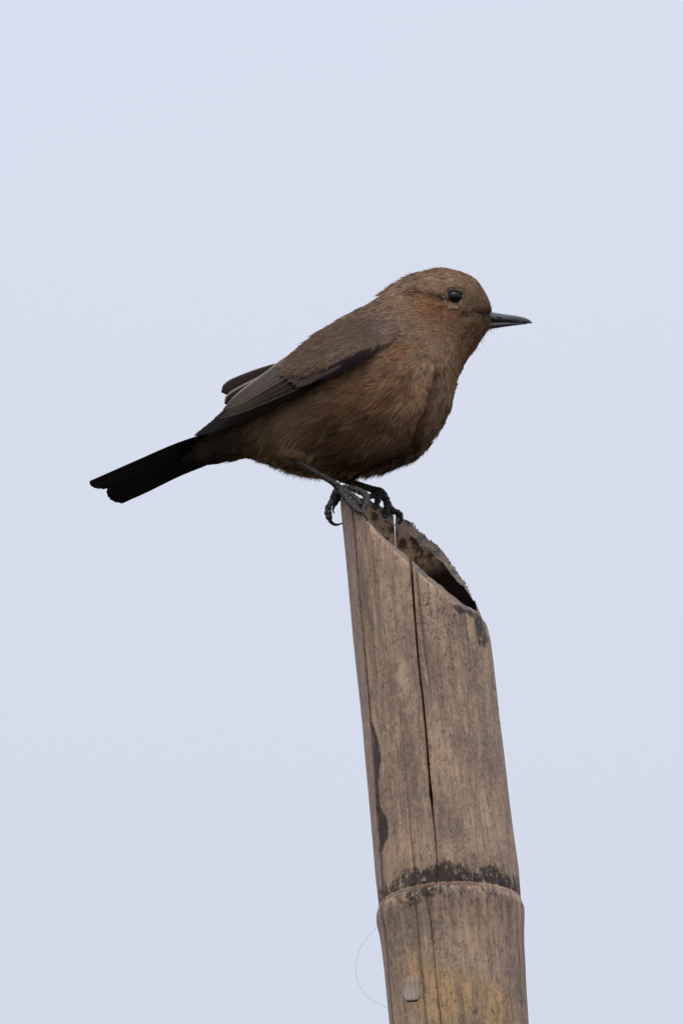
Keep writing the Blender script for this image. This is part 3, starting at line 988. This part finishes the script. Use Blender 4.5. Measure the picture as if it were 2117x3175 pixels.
COLS = np.array([  # plumage colour zones (linear)
    (1510, 930, .190, .142, .103), (1440, 860, .180, .135, .102), (1380, 840, .165, .124, .095), (1290, 860, .165, .124, .095), (1220, 900, .175, .131, .100), (1420, 885, .25, .195, .14), (1375, 893, .23, .175, .125),
    (1470, 940, .190, .145, .100), (1345, 948, .220, .125, .072), (1380, 960, .215, .125, .075), (1310, 950, .215, .14, .09), (1260, 960, .205, .155, .118), (1290, 1020, .205, .157, .116), (1430, 1000, .185, .125, .08),
    (1480, 1040, .165, .112, .075), (1440, 1080, .175, .125, .088), (1380, 1080, .205, .155, .112), (1330, 1110, .205, .150, .106), (1400, 1180, .195, .148, .108), (1370, 1280, .18, .132, .096),
    (1300, 1380, .165, .115, .082), (1220, 1430, .15, .105, .075), (1250, 1090, .220, .145, .09), (1250, 1180, .215, .14, .088), (1200, 1300, .195, .128, .084), (1120, 1200, .215, .135, .085),
    (1060, 1300, .215, .135, .08), (1060, 1400, .185, .12, .078), (950, 1260, .20, .14, .096), (950, 1350, .21, .145, .092), (900, 1400, .19, .135, .088), (830, 1350, .155, .112, .082),
    (800, 1400, .165, .12, .082), (745, 1360, .055, .044, .04), (690, 1400, .034, .028, .027), (640, 1410, .026, .022, .022), (960, 1460, .20, .14, .085), (1060, 1000, .185, .142, .111), (960, 1080, .180, .139, .109), (1120, 1030, .180, .142, .118),
    (1190, 1020, .165, .135, .125), (1060, 1080, .185, .148, .12), (900, 1130, .18, .138, .108), (780, 1240, .14, .108, .088)], float)

DARKLINE = [([(1280, 905), (1320, 908), (1370, 920), (1388, 930)], 8, 0.75), ([(1436, 972), (1480, 966), (1515, 972)], 8, 0.7),
            ([(1432, 1045), (1452, 1018), (1470, 1005)], 7, 0.35), ([(1475, 1000), (1482, 1020)], 5, 0.3), ([(1272, 932), (1300, 960)], 5, 0.25)]


# plumage tone: greyer mantle, dark rufous belly, with flank and belly shade painted in
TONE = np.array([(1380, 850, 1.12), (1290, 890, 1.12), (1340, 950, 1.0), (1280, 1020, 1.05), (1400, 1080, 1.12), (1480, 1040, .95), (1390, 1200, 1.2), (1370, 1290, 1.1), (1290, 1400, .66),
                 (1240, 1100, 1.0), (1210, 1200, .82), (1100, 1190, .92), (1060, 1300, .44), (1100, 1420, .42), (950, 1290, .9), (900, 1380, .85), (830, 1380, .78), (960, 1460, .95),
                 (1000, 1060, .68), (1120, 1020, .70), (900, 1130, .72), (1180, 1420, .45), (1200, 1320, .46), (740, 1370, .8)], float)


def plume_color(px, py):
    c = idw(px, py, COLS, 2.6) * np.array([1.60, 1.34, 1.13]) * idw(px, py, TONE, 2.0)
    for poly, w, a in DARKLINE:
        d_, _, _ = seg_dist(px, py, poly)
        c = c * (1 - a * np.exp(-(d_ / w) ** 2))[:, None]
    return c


LEN_T = np.array([  # strand length, feather width (mm)
    (1510, 930, 1.6, .5), (1440, 860, 2.6, .8), (1350, 845, 3.6, .9), (1260, 870, 4.0, 1.0), (1400, 960, 2.0, .6), (1460, 960, 1.4, .5), (1330, 950, 3.0, .8), (1480, 1030, 2.2, .6),
    (1420, 1090, 3.6, .9), (1280, 1030, 4.0, 1.0), (1390, 1200, 5.5, 1.1), (1300, 1380, 6.5, 1.2), (1200, 1250, 7.5, 1.0), (1080, 1300, 9.5, 1.0), (950, 1330, 9.5, 1.0), (1000, 1450, 7.0, 1.2),
    (850, 1390, 7.0, 1.2), (740, 1380, 6, 1.2), (640, 1400, 6, 1.2), (1050, 1010, 5.0, 1.1), (900, 1120, 5.5, 1.2), (1150, 1030, 4.5, 1.0), (1180, 1450, 6.5, 1.1)], float)

WING_POLY = [(1205, 1062), (1130, 1050), (1060, 1075), (960, 1120), (880, 1128), (800, 1195), (700, 1290), (610, 1352), (680, 1335), (790, 1290), (850, 1256), (925, 1214), (995, 1186), (1080, 1152), (1140, 1100)]


def strands(NF, NB, extra=None, seed=3, wmul=1.0):
    """many feathers, each a small sheaf of barbs lying along the flow of the plumage"""
    r = np.random.default_rng(seed)
    v0, v1, v2 = TV[TTRI[:, 0]], TV[TTRI[:, 1]], TV[TTRI[:, 2]]
    ar = np.linalg.norm(np.cross(v1 - v0, v2 - v0), axis=1)
    cpx, cpy = proj((v0 + v1 + v2) / 3)
    dens = ar * (1 + 2.2 * smooth(1180, 1300, cpx) * smooth(1120, 1040, cpy))
    idx = r.choice(len(ar), NF, p=dens / dens.sum())
    a, b_ = r.random(NF), r.random(NF)
    f = a + b_ > 1; a[f], b_[f] = 1 - a[f], 1 - b_[f]
    c = 1 - a - b_
    p = v0[idx] * a[:, None] + v1[idx] * b_[:, None] + v2[idx] * c[:, None]
    n = TN[TTRI[idx, 0]] * a[:, None] + TN[TTRI[idx, 1]] * b_[:, None] + TN[TTRI[idx, 2]] * c[:, None]
    n /= np.linalg.norm(n, axis=1)[:, None]
    sg = np.where(p[:, 1] > 0, -1.0, 1.0)
    mir = np.stack([np.ones(NF), sg, np.ones(NF)], -1)
    pm, nm = p * mir, n * mir                         # all on the near side now
    px, py = proj(pm)
    keep = ~inpoly(px, py, WING_POLY) & (np.hypot((px - 1408) / 1.05, py - 924) > 28) & ~((px > 1528) & (py > 966) & (py < 1018)) & (px > 640)
    p, pm, nm, mir, px, py = p[keep], pm[keep], nm[keep], mir[keep], px[keep], py[keep]
    fd, fw, fs = seg_dist(px, py, FOLD, FOLDW)
    infold = (mir[:, 1] > 0) & (fw > 0.5) & (fd < 15 * fw) & (fs < 0)
    p, pm, nm, mir, px, py, fd, fs, fw = [q[~infold] for q in (p, pm, nm, mir, px, py, fd, fs, fw)]
    n_ = len(p)
    dv = idw(px, py, DIRS)
    dv /= np.linalg.norm(dv, axis=1)[:, None] + 1e-9
    nearf = np.where((mir[:, 1] > 0) & (fw > 0.15), np.exp(-(fd / 34) ** 2), 0)
    best = np.full(n_, 1e9); tg = np.zeros((n_, 2))
    for (xa, ya), (xb, yb_) in zip(FOLD[:-1], FOLD[1:]):
        dm = np.hypot(px - (xa + xb) / 2, py - (ya + yb_) / 2)
        m_ = dm < best; best = np.where(m_, dm, best)
        l_ = math.hypot(xb - xa, yb_ - ya); tg[m_] = ((xb - xa) / l_, (yb_ - ya) / l_)
    dv = dv * (1 - nearf)[:, None] + tg * nearf[:, None]
    ang = r.normal(0, 0.16, n_) * (1 - 0.7 * nearf)
    dv = np.stack([dv[:, 0] * np.cos(ang) - dv[:, 1] * np.sin(ang), dv[:, 0] * np.sin(ang) + dv[:, 1] * np.cos(ang)], -1)
    t = dv[:, :1] * VX - dv[:, 1:] * VU
    t = t - nm * (t * nm).sum(1)[:, None]
    t /= np.linalg.norm(t, axis=1)[:, None] + 1e-9
    bt = np.cross(nm, t)
    lw = idw(px, py, LEN_T, 2.4)
    Ln = lw[:, 0] * mm * r.uniform(0.75, 1.25, n_)
    Wd = lw[:, 1] * mm
    nearf = np.where((mir[:, 1] > 0) & (fw > 0.2), np.exp(-(fd / 40) ** 2), 0)
    Ln = Ln * (1 - 0.4 * nearf); Wd = Wd * (1 - 0.4 * nearf)
    lift = np.clip(r.normal(0.10, 0.07, n_), 0.0, 0.4)
    # looser tufts on the nape, crown and along the belly
    loose = np.exp(-((px - 1300) / 90) ** 2 - ((py - 850) / 40) ** 2) * 0.5 + smooth(1425, 1475, py) * smooth(860, 900, px) + 0.5 * smooth(1035, 1060, py) * smooth(1440, 1480, px)
    lift = lift * (1 + 1.3 * loose) + 0.05 * loose
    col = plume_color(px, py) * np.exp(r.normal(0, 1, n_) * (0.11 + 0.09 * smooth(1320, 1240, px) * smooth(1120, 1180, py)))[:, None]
    col *= (1 + r.normal(0, 0.05, (n_, 3)))
    curv = 1 / (2 * np.where(px > 1230, np.where(py < 1080, 0.012, 0.026), 0.028)) * np.where(px > 1230, 0.75, 0.5)
    K = np.array([0.0, 0.4, 0.75, 1.0])
    WK = np.array([1.0, 0.95, 0.6, 0.0])
    # barbs
    u = r.uniform(-1, 1, (n_, NB))
    along = r.uniform(-0.15, 0.25, (n_, NB))
    Lb = Ln[:, None] * (1 - 0.3 * u ** 2) * r.uniform(0.75, 1.1, (n_, NB))
    splay = u * 0.10 + r.normal(0, 0.07, (n_, NB))
    root = pm[:, None] + bt[:, None] * (u * Wd[:, None])[..., None] + t[:, None] * (along * Ln[:, None])[..., None] - nm[:, None] * 0.00004
    dirb = t[:, None] + bt[:, None] * splay[..., None]
    sk = Lb[..., None] * K                                              # n,NB,4
    hgt = sk * lift[:, None, None] * (1 - 0.35 * K) + 0.00022 * np.array([0, 0.9, 1, 0.9]) - curv[:, None, None] * sk ** 2
    pos = root[:, :, None] + dirb[:, :, None] * sk[..., None] + nm[:, None, None] * hgt[..., None]
    roll = r.normal(0, 0.45, (n_, NB))
    side = bt[:, None] * np.cos(roll)[..., None] + nm[:, None] * np.sin(roll)[..., None]
    wb = (0.000105 * wmul * r.uniform(0.7, 1.3, (n_, NB)) * np.clip(Wd[:, None] / 0.001, 0.6, 1.2))
    wv = wb[..., None] * WK
    L_ = pos - side[:, :, None] * wv[..., None]
    R_ = pos + side[:, :, None] * wv[..., None]
    # 7 vertices: three pairs and one tip
    V = np.concatenate([np.stack([L_[:, :, k], R_[:, :, k]], 2) for k in range(3)] + [pos[:, :, 3:4]], 2)   # n,NB,7,3
    V = V * mir[:, None, None]
    cb_ = col[:, None] * np.exp(r.normal(0, 0.12, (n_, NB)))[..., None]
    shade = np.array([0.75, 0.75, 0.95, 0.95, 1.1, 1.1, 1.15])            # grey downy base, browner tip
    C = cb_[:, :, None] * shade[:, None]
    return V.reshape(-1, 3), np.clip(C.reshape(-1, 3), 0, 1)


def strand_object(name, V, C, parent):
    ns = len(V) // 7
    base = (np.arange(ns) * 7)[:, None]
    quads = np.concatenate([base + np.array([0, 1, 3, 2]), base + np.array([2, 3, 5, 4])], 1).reshape(-1, 4)
    tris = base + np.array([4, 5, 6])
    me = bpy.data.meshes.new(name)
    me.vertices.add(len(V)); me.vertices.foreach_set('co', V.astype(np.float32).ravel())
    nl = quads.size + tris.size
    me.loops.add(nl); me.loops.foreach_set('vertex_index', np.concatenate([quads.ravel(), tris.ravel()]).astype(np.int32))
    npoly = len(quads) + len(tris)
    me.polygons.add(npoly)
    ls = np.concatenate([np.arange(len(quads)) * 4, quads.size + np.arange(len(tris)) * 3])
    me.polygons.foreach_set('loop_start', ls.astype(np.int32))
    me.polygons.foreach_set('use_smooth', np.ones(npoly, bool))
    me.update(calc_edges=True)
    me.materials.append(M_PLUME)
    o = link(name, me, parent)
    fattr(o, 'col', np.concatenate([C, np.ones((len(C), 1))], 1), 'FLOAT_COLOR')
    o['kind'] = 'stuff'
    return o


pxm, pym = proj(np.stack([BV[:, 0], -np.abs(BV[:, 1]), BV[:, 2]], -1))
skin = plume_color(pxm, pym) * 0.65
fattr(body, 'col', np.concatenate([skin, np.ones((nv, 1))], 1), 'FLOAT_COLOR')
V, C = strands(16500, 18)
strand_object('plumage', V, C, bird)

# ---- pale flecks round the eye, and bristles at the chin
V, C = [], []
ray_n = -VD
for k in range(90):
    t = random.uniform(0, TAU)
    r0 = random.uniform(29, 35); r1 = r0 + random.uniform(3, 8)
    ex, ey = math.cos(t), math.sin(t)
    h0, n0 = hit(1408 + ex * r0 * 1.05, 924 + ey * r0 * 0.95)
    h1, n1 = hit(1408 + ex * r1 * 1.05 - 2, 924 + ey * r1 * 0.95 + 1)
    if h0 is None or h1 is None: continue
    p0, p3 = h0 + n0 * 0.0006, h1 + n1 * 0.0010
    sd_ = np.cross(n0, p3 - p0); sd_ /= np.linalg.norm(sd_) + 1e-9
    br = 0.8 + 0.4 * max(0, math.sin(t)) + random.uniform(-0.5, 0.5)
    for sgn in (1, -1):
        pts = [p0 + (p3 - p0) * q for q in (0, 0.4, 0.75)]
        vv = []
        for q, w in zip(pts, (0.00013, 0.00014, 0.0001)):
            vv += [q - sd_ * w, q + sd_ * w]
        vv.append(p3)
        for q in vv:
            V.append((q[0], q[1] * sgn, q[2])); C.append((0.25 * br, 0.19 * br, 0.125 * br))
strand_object('eye_ring', np.array(V), np.array(C), bird)
V, C = [], []
for k in range(34):
    x = random.uniform(1455, 1530); y_ = random.uniform(-6, 6) * mm
    yb = np.interp(x, [1430, 1466, 1500, 1519, 1535], [1118, 1070, 1030, 1012, 1004])
    p0 = P(x, yb - 6, y_); ln_ = random.uniform(12, 28)
    dx, dy = random.uniform(-0.2, 0.75), 1.0
    p3 = P(x + dx * ln_, yb + dy * ln_, y_ * 1.3)
    sd_ = np.array([1, 0, 0.3])
    for q, w in zip((0, 0.4, 0.75), (0.00007, 0.00006, 0.00004)):
        c_ = p0 + (p3 - p0) * q
        V += [c_ - sd_ * w, c_ + sd_ * w]
    V.append(p3); C += [(0.10, 0.08, 0.065)] * 7
strand_object('chin_bristles', np.array(V), np.array(C), bird)

# ---- loose barbs along the belly, breast and crown
V, C = [], []
def fringe(poly, num, ln0, ln1, d0, d1, ymax, shift, clump=5, y0m=0.0, tone=1.0):
    poly = np.array(poly, float)
    cum = np.concatenate([[0], np.cumsum(np.hypot(*np.diff(poly, axis=0).T))])
    for k in range(num):
        t = random.uniform(0, cum[-1])
        x, y = np.interp(t, cum, poly[:, 0]), np.interp(t, cum, poly[:, 1])
        yy_ = (y0m + random.uniform(-ymax, ymax)) * mm
        L0 = random.uniform(ln0, ln1); dd = d0 + (d1 - d0) * t / cum[-1] + random.gauss(0, 0.12)
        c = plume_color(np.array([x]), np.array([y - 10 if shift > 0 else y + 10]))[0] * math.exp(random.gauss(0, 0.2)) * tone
        for q in range(clump):
            a = dd + random.gauss(0, 0.10)
            dx, dy = math.cos(a), math.sin(a)
            x0 = x + random.uniform(-7, 7) - dx * L0 * 0.62; y0 = y + random.uniform(-3, 3) - dy * L0 * 0.62
            ln_ = L0 * random.uniform(0.8, 1.15)
            bend = random.gauss(0, 0.06)
            sd_ = P(x0 - dy, y0 + dx, yy_) - P(x0, y0, yy_); sd_ /= np.linalg.norm(sd_)
            for s2, w in ((0, 0.00011), (0.4, 0.00010), (0.75, 0.00006)):
                c_ = P(x0 + dx * ln_ * s2 - dy * bend * ln_ * s2 * s2, y0 + dy * ln_ * s2 + dx * bend * ln_ * s2 * s2, yy_)
                V.extend([c_ - sd_ * w, c_ + sd_ * w])
            V.append(P(x0 + dx * ln_ - dy * bend * ln_, y0 + dy * ln_ + dx * bend * ln_, yy_))
            C.extend([c] * 7)
R_ = math.radians
fringe([(795, 1416), (830, 1426), (870, 1445), (900, 1462), (960, 1474), (1040, 1478), (1080, 1470)], 110, 34, 60, R_(125), R_(130), 5, 1)
fringe([(1085, 1472), (1134, 1478), (1180, 1468), (1237, 1442), (1283, 1425), (1320, 1392)], 90, 34, 58, R_(138), R_(118), 6, 1)
fringe([(1320, 1395), (1364, 1330), (1396, 1250), (1412, 1180), (1435, 1130), (1460, 1085)], 26, 22, 36, R_(105), R_(100), 5, 1)
fringe([(1170, 918), (1220, 884), (1265, 858), (1310, 845), (1370, 836), (1430, 848), (1460, 864)], 170, 26, 42, R_(166), R_(216), 3, -1, 4)
fringe([(872, 1398), (905, 1408), (940, 1414), (965, 1424)], 70, 34, 50, R_(132), R_(118), 1.5, 1, 5, -12.2, 0.6)
strand_object('loose_barbs', np.array(V), np.array(C), bird)

# ---- wings
WY = np.array([(1220, 1038, -17), (1150, 1060, -22.5), (1080, 1090, -25), (985, 1110, -25), (1000, 1020, -13), (1100, 990, -14), (920, 1090, -15), (860, 1130, -12), (985, 1180, -26.5), (900, 1200, -23.5),
               (820, 1250, -18), (800, 1190, -13), (700, 1270, -10), (700, 1310, -12.5), (640, 1330, -9), (603, 1350, -7.5)], float)
def q_(x, y): 
    x = (np.asarray(x, float) - 900) / 300; y = (np.asarray(y, float) - 1180) / 150
    return np.stack([np.ones_like(x), x, y, x * x, x * y, y * y, x * x * x, x * x * y], -1)
WCO, *_ = np.linalg.lstsq(q_(WY[:, 0], WY[:, 1]), WY[:, 2], rcond=None)


def wing_y(px, py):
    y = q_(px, py) @ WCO * mm
    sh = np.shape(px)
    out = np.array(y, float).ravel(); fx, fy = np.ravel(px), np.ravel(py)
    for k in range(len(out)):
        h, _ = hit(fx[k], fy[k])
        if h is not None:
            out[k] = min(out[k], h[1] - 0.0011)
    return out.reshape(sh)


def blade_pts(base, ctrl, tip, w0, layer, nv=22, nu=7, yfun=None, tipround=0.16, skew=0.0):
    v = np.linspace(0, 1, nv)
    b0, c0, t0 = map(lambda a: np.array(a, float), (base, ctrl, tip))
    c = ((1 - v) ** 2)[:, None] * b0 + (2 * v * (1 - v))[:, None] * c0 + (v ** 2)[:, None] * t0
    T = np.gradient(c, axis=0); T /= np.linalg.norm(T, axis=1)[:, None]
    Nn = np.stack([-T[:, 1], T[:, 0]], -1)
    wd = w0 * np.minimum(1, 0.55 + 2 * v) * np.sqrt(np.clip(1 - (np.clip(v - (1 - tipround * 2), 0, None) / (tipround * 2)) ** 2, 0.0, 1)) + 0.4
    u = np.linspace(-1, 1, nu)
    X = c[:, None, 0] + Nn[:, None, 0] * wd[:, None] * (u + skew)[None]
    Y = c[:, None, 1] + Nn[:, None, 1] * wd[:, None] * (u + skew)[None]
    yy = (yfun or wing_y)(X, Y)
    # keep the sheet smooth along the feather
    camber = 0.00025 * (1 - u[None] ** 2)
    layer = layer * (smooth(1235, 1110, X) * smooth(0, 45, Y - np.interp(X, [700, 880, 1000, 1110, 1190], [1200, 1105, 1035, 1005, 1010])) if yfun is None else 1.0)
    front = P(X, Y, yy - layer * mm - camber)
    back = P(X, Y, yy - layer * mm - camber + 0.00018)
    V = np.concatenate([front.reshape(-1, 3), back.reshape(-1, 3)])
    n = nv * nu
    F = grid_faces(nu, nv) + [tuple(reversed([i + n for i in f])) for f in grid_faces(nu, nv)]
    for j in range(nv - 1):
        a = j * nu; b_ = a + nu
        F.append((a, b_, n + b_, n + a)); a += nu - 1; b_ += nu - 1
        F.append((b_, a, n + a, n + b_))
    for i in range(nu - 1):
        F.append((i + 1, i, n + i, n + i + 1)); e = (nv - 1) * nu
        F.append((e + i, e + i + 1, n + e + i + 1, n + e + i))
    uv = np.stack([np.broadcast_to(u[None], X.shape), np.broadcast_to(v[:, None] * 3, X.shape), 0 * X], -1).reshape(-1, 3)
    return V, F, np.concatenate([uv, uv])


def add_blade(name, VFU, mat, parent, mirror=False):
    V, F, uv = VFU
    if mirror:
        V = V * np.array([1, -1, 1]); F = [tuple(reversed(f)) for f in F]
    o = make_mesh(name, V, F, mat, parent)
    fattr(o, 'fuv', uv + np.array([0, 0, random.random() * 50]), 'FLOAT_VECTOR')
    return o


# under-sheet of each wing: fills between the feathers
WING_OUT = [((1185, 1075), (1130, 1052)), ((1130, 1105), (1060, 1062)), ((1060, 1150), (980, 1085)), ((985, 1182), (905, 1118)), ((916, 1210), (860, 1140)), ((835, 1254), (790, 1195)), ((760, 1292), (735, 1245)), ((690, 1318), (690, 1288))]
wa = catmull([(a + b_) for a, b_ in WING_OUT], 30)
uu = np.linspace(0, 1, 10)
WXp = wa[:, None, 0] * (1 - uu) + wa[:, None, 2] * uu
WYp = wa[:, None, 1] * (1 - uu) + wa[:, None, 3] * uu
wy = wing_y(WXp, WYp)
wf_ = P(WXp, WYp, wy - 0.0001).reshape(-1, 3); wbk = P(WXp, WYp, wy + 0.0009).reshape(-1, 3)
n = 300
WF = grid_faces(10, 30) + [tuple(reversed([i + n for i in f])) for f in grid_faces(10, 30)]
for j in range(29):
    a, b_ = j * 10, j * 10 + 10
    WF.append((a, b_, n + b_, n + a)); WF.append((b_ + 9, a + 9, n + a + 9, n + b_ + 9))
for i in range(9):
    WF.append((i + 1, i, n + i, n + i + 1)); WF.append((290 + i, 291 + i, n + 291 + i, n + 290 + i))

lerp = lambda a, b_, t: (a[0] + (b_[0] - a[0]) * t, a[1] + (b_[1] - a[1]) * t)
blades = []   # name, pts, mat
NP = 5
for k in range(NP):          # primaries, lowest first
    t = k / (NP - 1)
    blades.append(('primary_feather', blade_pts(lerp((1010, 1172), (985, 1150), t), lerp((800, 1275), (810, 1245), t), lerp((601, 1351), (662, 1304), t), 15, 0.25 + 0.16 * k), M_PRIM))
NSx = 4
for k in range(NSx):         # secondaries
    t = k / (NSx - 1)
    blades.append(('secondary_feather', blade_pts(lerp((980, 1166), (945, 1125), t), lerp((835, 1238), (828, 1200), t), lerp((664, 1297), (690, 1276), t), 13, 1.1 + 0.16 * k), M_TERT))
for k in range(3):           # tertials
    t = k / 2
    blades.append(('tertial_feather', blade_pts(lerp((950, 1120), (915, 1096), t), lerp((842, 1186), (836, 1166), t), lerp((692, 1269), (712, 1249), t), 14, 1.8 + 0.2 * k), M_TER2))
for k in range(7):           # greater coverts
    t = k / 6
    blades.append(('greater_covert', blade_pts(lerp((1085, 1112), (985, 1060), t), lerp((1000, 1155), (930, 1100), t), (lambda q: (q[0] + random.uniform(-14, 10), q[1] + random.uniform(-4, 4)))(lerp((905, 1202), (850, 1146), t)), 13, 2.3 + 0.10 * k, 16), M_COV))
for k in range(4):           # alula and primary coverts
    t = k / 3
    blades.append(('primary_covert', blade_pts(lerp((1172, 1076), (1110, 1092), t), lerp((1100, 1118), (1065, 1112), t), lerp((982, 1180), (990, 1146), t), 16, 2.0 + 0.15 * k, 16), M_ALU))
for k in range(6):           # median coverts
    t = k / 8
    blades.append(('median_covert', blade_pts(lerp((1190, 1042), (1050, 1022), t), lerp((1130, 1060), (1010, 1048), t), lerp((1072, 1084), (940, 1090), t), 15, 2.6 + 0.04 * k, 14), M_COV))
for mirror in (False, True):
    V = np.concatenate([wf_, wbk]); F = WF
    if mirror:
        V = V * np.array([1, -1, 1]); F = [tuple(reversed(f)) for f in F]
    wing = make_mesh('wing', V, F, M_PRIM, bird)
    fattr(wing, 'fuv', np.concatenate([np.stack([0 * WXp, WYp * 0.01, WXp * 0.01], -1).reshape(-1, 3)] * 2), 'FLOAT_VECTOR')
    reg(wing)
    for nm_, vfu, mt in blades:
        add_blade(nm_, vfu, mt, wing, mirror)
    if mirror:               # the far wing is held a little loose: its tertials show above the back
        flat = lambda y0: (lambda X, Y: 0 * X + y0)
        for bs, ct_, tp_, w_, y0, mt in (((905, 1140), (800, 1160), (686, 1216), 24, 0.0105, M_FTIP), ((900, 1150), (800, 1190), (696, 1252), 24, 0.0092, M_TERT), ((890, 1170), (800, 1215), (712, 1275), 22, 0.008, M_PRIM)):
            add_blade('tertial_feather', blade_pts(bs, ct_, tp_, w_, 0, 22, 7, flat(y0), 0.1), mt, wing)

# wing-covert plumage: soft barbs over the upper wing so that it melts into the back
def wing_strands(num, seed=5):
    r = np.random.default_rng(seed)
    V, C = [], []
    while num > 0:
        x = r.uniform(880, 1240); y = r.uniform(990, 1165)
        if not inpoly(np.array(x), np.array(y), [(1240, 1015), (1228, 1040), (1196, 1056), (1140, 1068), (1075, 1094), (1010, 1122), (950, 1146), (895, 1140), (930, 1085), (1010, 1020), (1110, 985), (1190, 1000)]): continue
        num -= 1
        h, n0 = hit(x, y)
        if h is None: continue
        yb = float(wing_y(np.array([x]), np.array([y]))[0]) - 0.0033 * float(smooth(1235, 1110, x)) * float(smooth(0, 55, (y - np.interp(x, [880, 1000, 1110, 1190], [1110, 1035, 1005, 1010]))))
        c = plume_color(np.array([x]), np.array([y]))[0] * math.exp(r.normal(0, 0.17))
        dv = idw(np.array([x]), np.array([y]), DIRS)[0]; dv /= np.linalg.norm(dv)
        for b_ in range(8):
            u = r.uniform(-9, 9); ln_ = r.uniform(26, 44); an = r.normal(0, 0.12) + u * 0.008
            d2 = np.array([dv[0] * math.cos(an) - dv[1] * math.sin(an), dv[0] * math.sin(an) + dv[1] * math.cos(an)])
            q0 = np.array([x - dv[1] * u, y + dv[0] * u]); up_ = r.uniform(0.0001, 0.0007)
            w = 1.1 * r.uniform(0.7, 1.3)
            cc_ = c * math.exp(r.normal(0, 0.12))
            for s2, ww, lf in ((0, 1, 0), (0.4, 0.95, 0.7), (0.75, 0.6, 1.0)):
                m_ = q0 + d2 * ln_ * s2
                for sg in (-1, 1):
                    V.append((m_[0] - d2[1] * w * ww * sg, m_[1] + d2[0] * w * ww * sg, yb - up_ * lf)); C.append(cc_ * (0.7 + 0.4 * s2))
            m_ = q0 + d2 * ln_
            V.append((m_[0], m_[1], yb - up_ * 0.8)); C.append(cc_ * 1.12)
    V = np.array(V)
    return P(V[:, 0], V[:, 1], V[:, 2]), np.array(C)


V, C = wing_strands(3600)
V = np.concatenate([V, V * np.array([1, -1, 1])]); C = np.concatenate([C, C])
strand_object('covert_plumage', V, C, bird)

# ---- tail: twelve rectrices fanned a little, notched at the end
t_top = catmull([(700, 1318, -5), (640, 1342, -6.5), (540, 1377, -9), (416, 1431, -11), (312, 1477, -12.5), (268, 1496, -13)], 41)
t_bot = catmull([(715, 1410, 5), (655, 1437, 6.5), (560, 1475, 9), (460, 1524, 11), (400, 1551, 12.5), (345, 1577, 13)], 41)
def tail_pt(f, v, lift):
    i = np.clip(v, 0, 1) * 40; k = np.clip(i.astype(int), 0, 39); fr = (i - k)[..., None]
    a = t_top[k] * (1 - fr) + t_top[k + 1] * fr; b_ = t_bot[k] * (1 - fr) + t_bot[k + 1] * fr
    f = f[..., None]
    q = a * (1 - f) + b_ * f
    p = P(q[..., 0], q[..., 1], q[..., 2] * mm)
    p[..., 2] += lift + 0.0006 * np.sin(np.pi * f[..., 0])
    return p
tV, tF = limb([(720, 1362, 0), (660, 1388, 0), (600, 1412, 0), (560, 1428, 0)], [34, 30, 22, 8], 20)
tail = make_mesh('tail', tV, tF, M_TAIL, bird)
fattr(tail, 'fuv', tV * 50, 'FLOAT_VECTOR'); reg(tail)
FC = [.08, .13, .18, .24, .31, .39, .54, .62, .70, .78, .85, .92]
VT = [.945, .975, .99, .99, .965, .925, .885, .915, .93, .93, .915, .885]
for k, (fc, vt) in enumerate(zip(FC, VT)):
    nv, nu = 30, 7
    v = np.linspace(0, 1, nv); u = np.linspace(-1, 1, nu)
    wd = 0.088 * np.minimum(1, 0.5 + 1.5 * v) * np.sqrt(np.clip(1 - (np.clip(v - 0.90, 0, None) / 0.10) ** 2, 0, 1)) + 0.002
    v = 1 - (1 - v) ** 1.25
    f = np.clip(fc + wd[:, None] * u[None], 0.0, 1.0)
    vv = np.broadcast_to((v * vt)[:, None], f.shape)
    lay = 0.00012 * (6 - abs(k - 5.5))
    a = tail_pt(f, vv, lay + 0.0001 * (1 - u[None] ** 2)); b_ = tail_pt(f, vv, lay - 0.0002 + 0.0001 * (1 - u[None] ** 2))
    n = nv * nu
    F = grid_faces(nu, nv) + [tuple(reversed([i + n for i in q])) for q in grid_faces(nu, nv)]
    for j in range(nv - 1):
        p_, q = j * nu, (j + 1) * nu
        F.append((p_, q, n + q, n + p_)); F.append((q + nu - 1, p_ + nu - 1, n + p_ + nu - 1, n + q + nu - 1))
    uv = np.stack([np.broadcast_to(u[None], f.shape), vv * 4, 0 * f], -1).reshape(-1, 3)
    add_blade('tail_feather', (np.concatenate([a.reshape(-1, 3), b_.reshape(-1, 3)]), F, np.concatenate([uv, uv])), M_TAIL, tail)
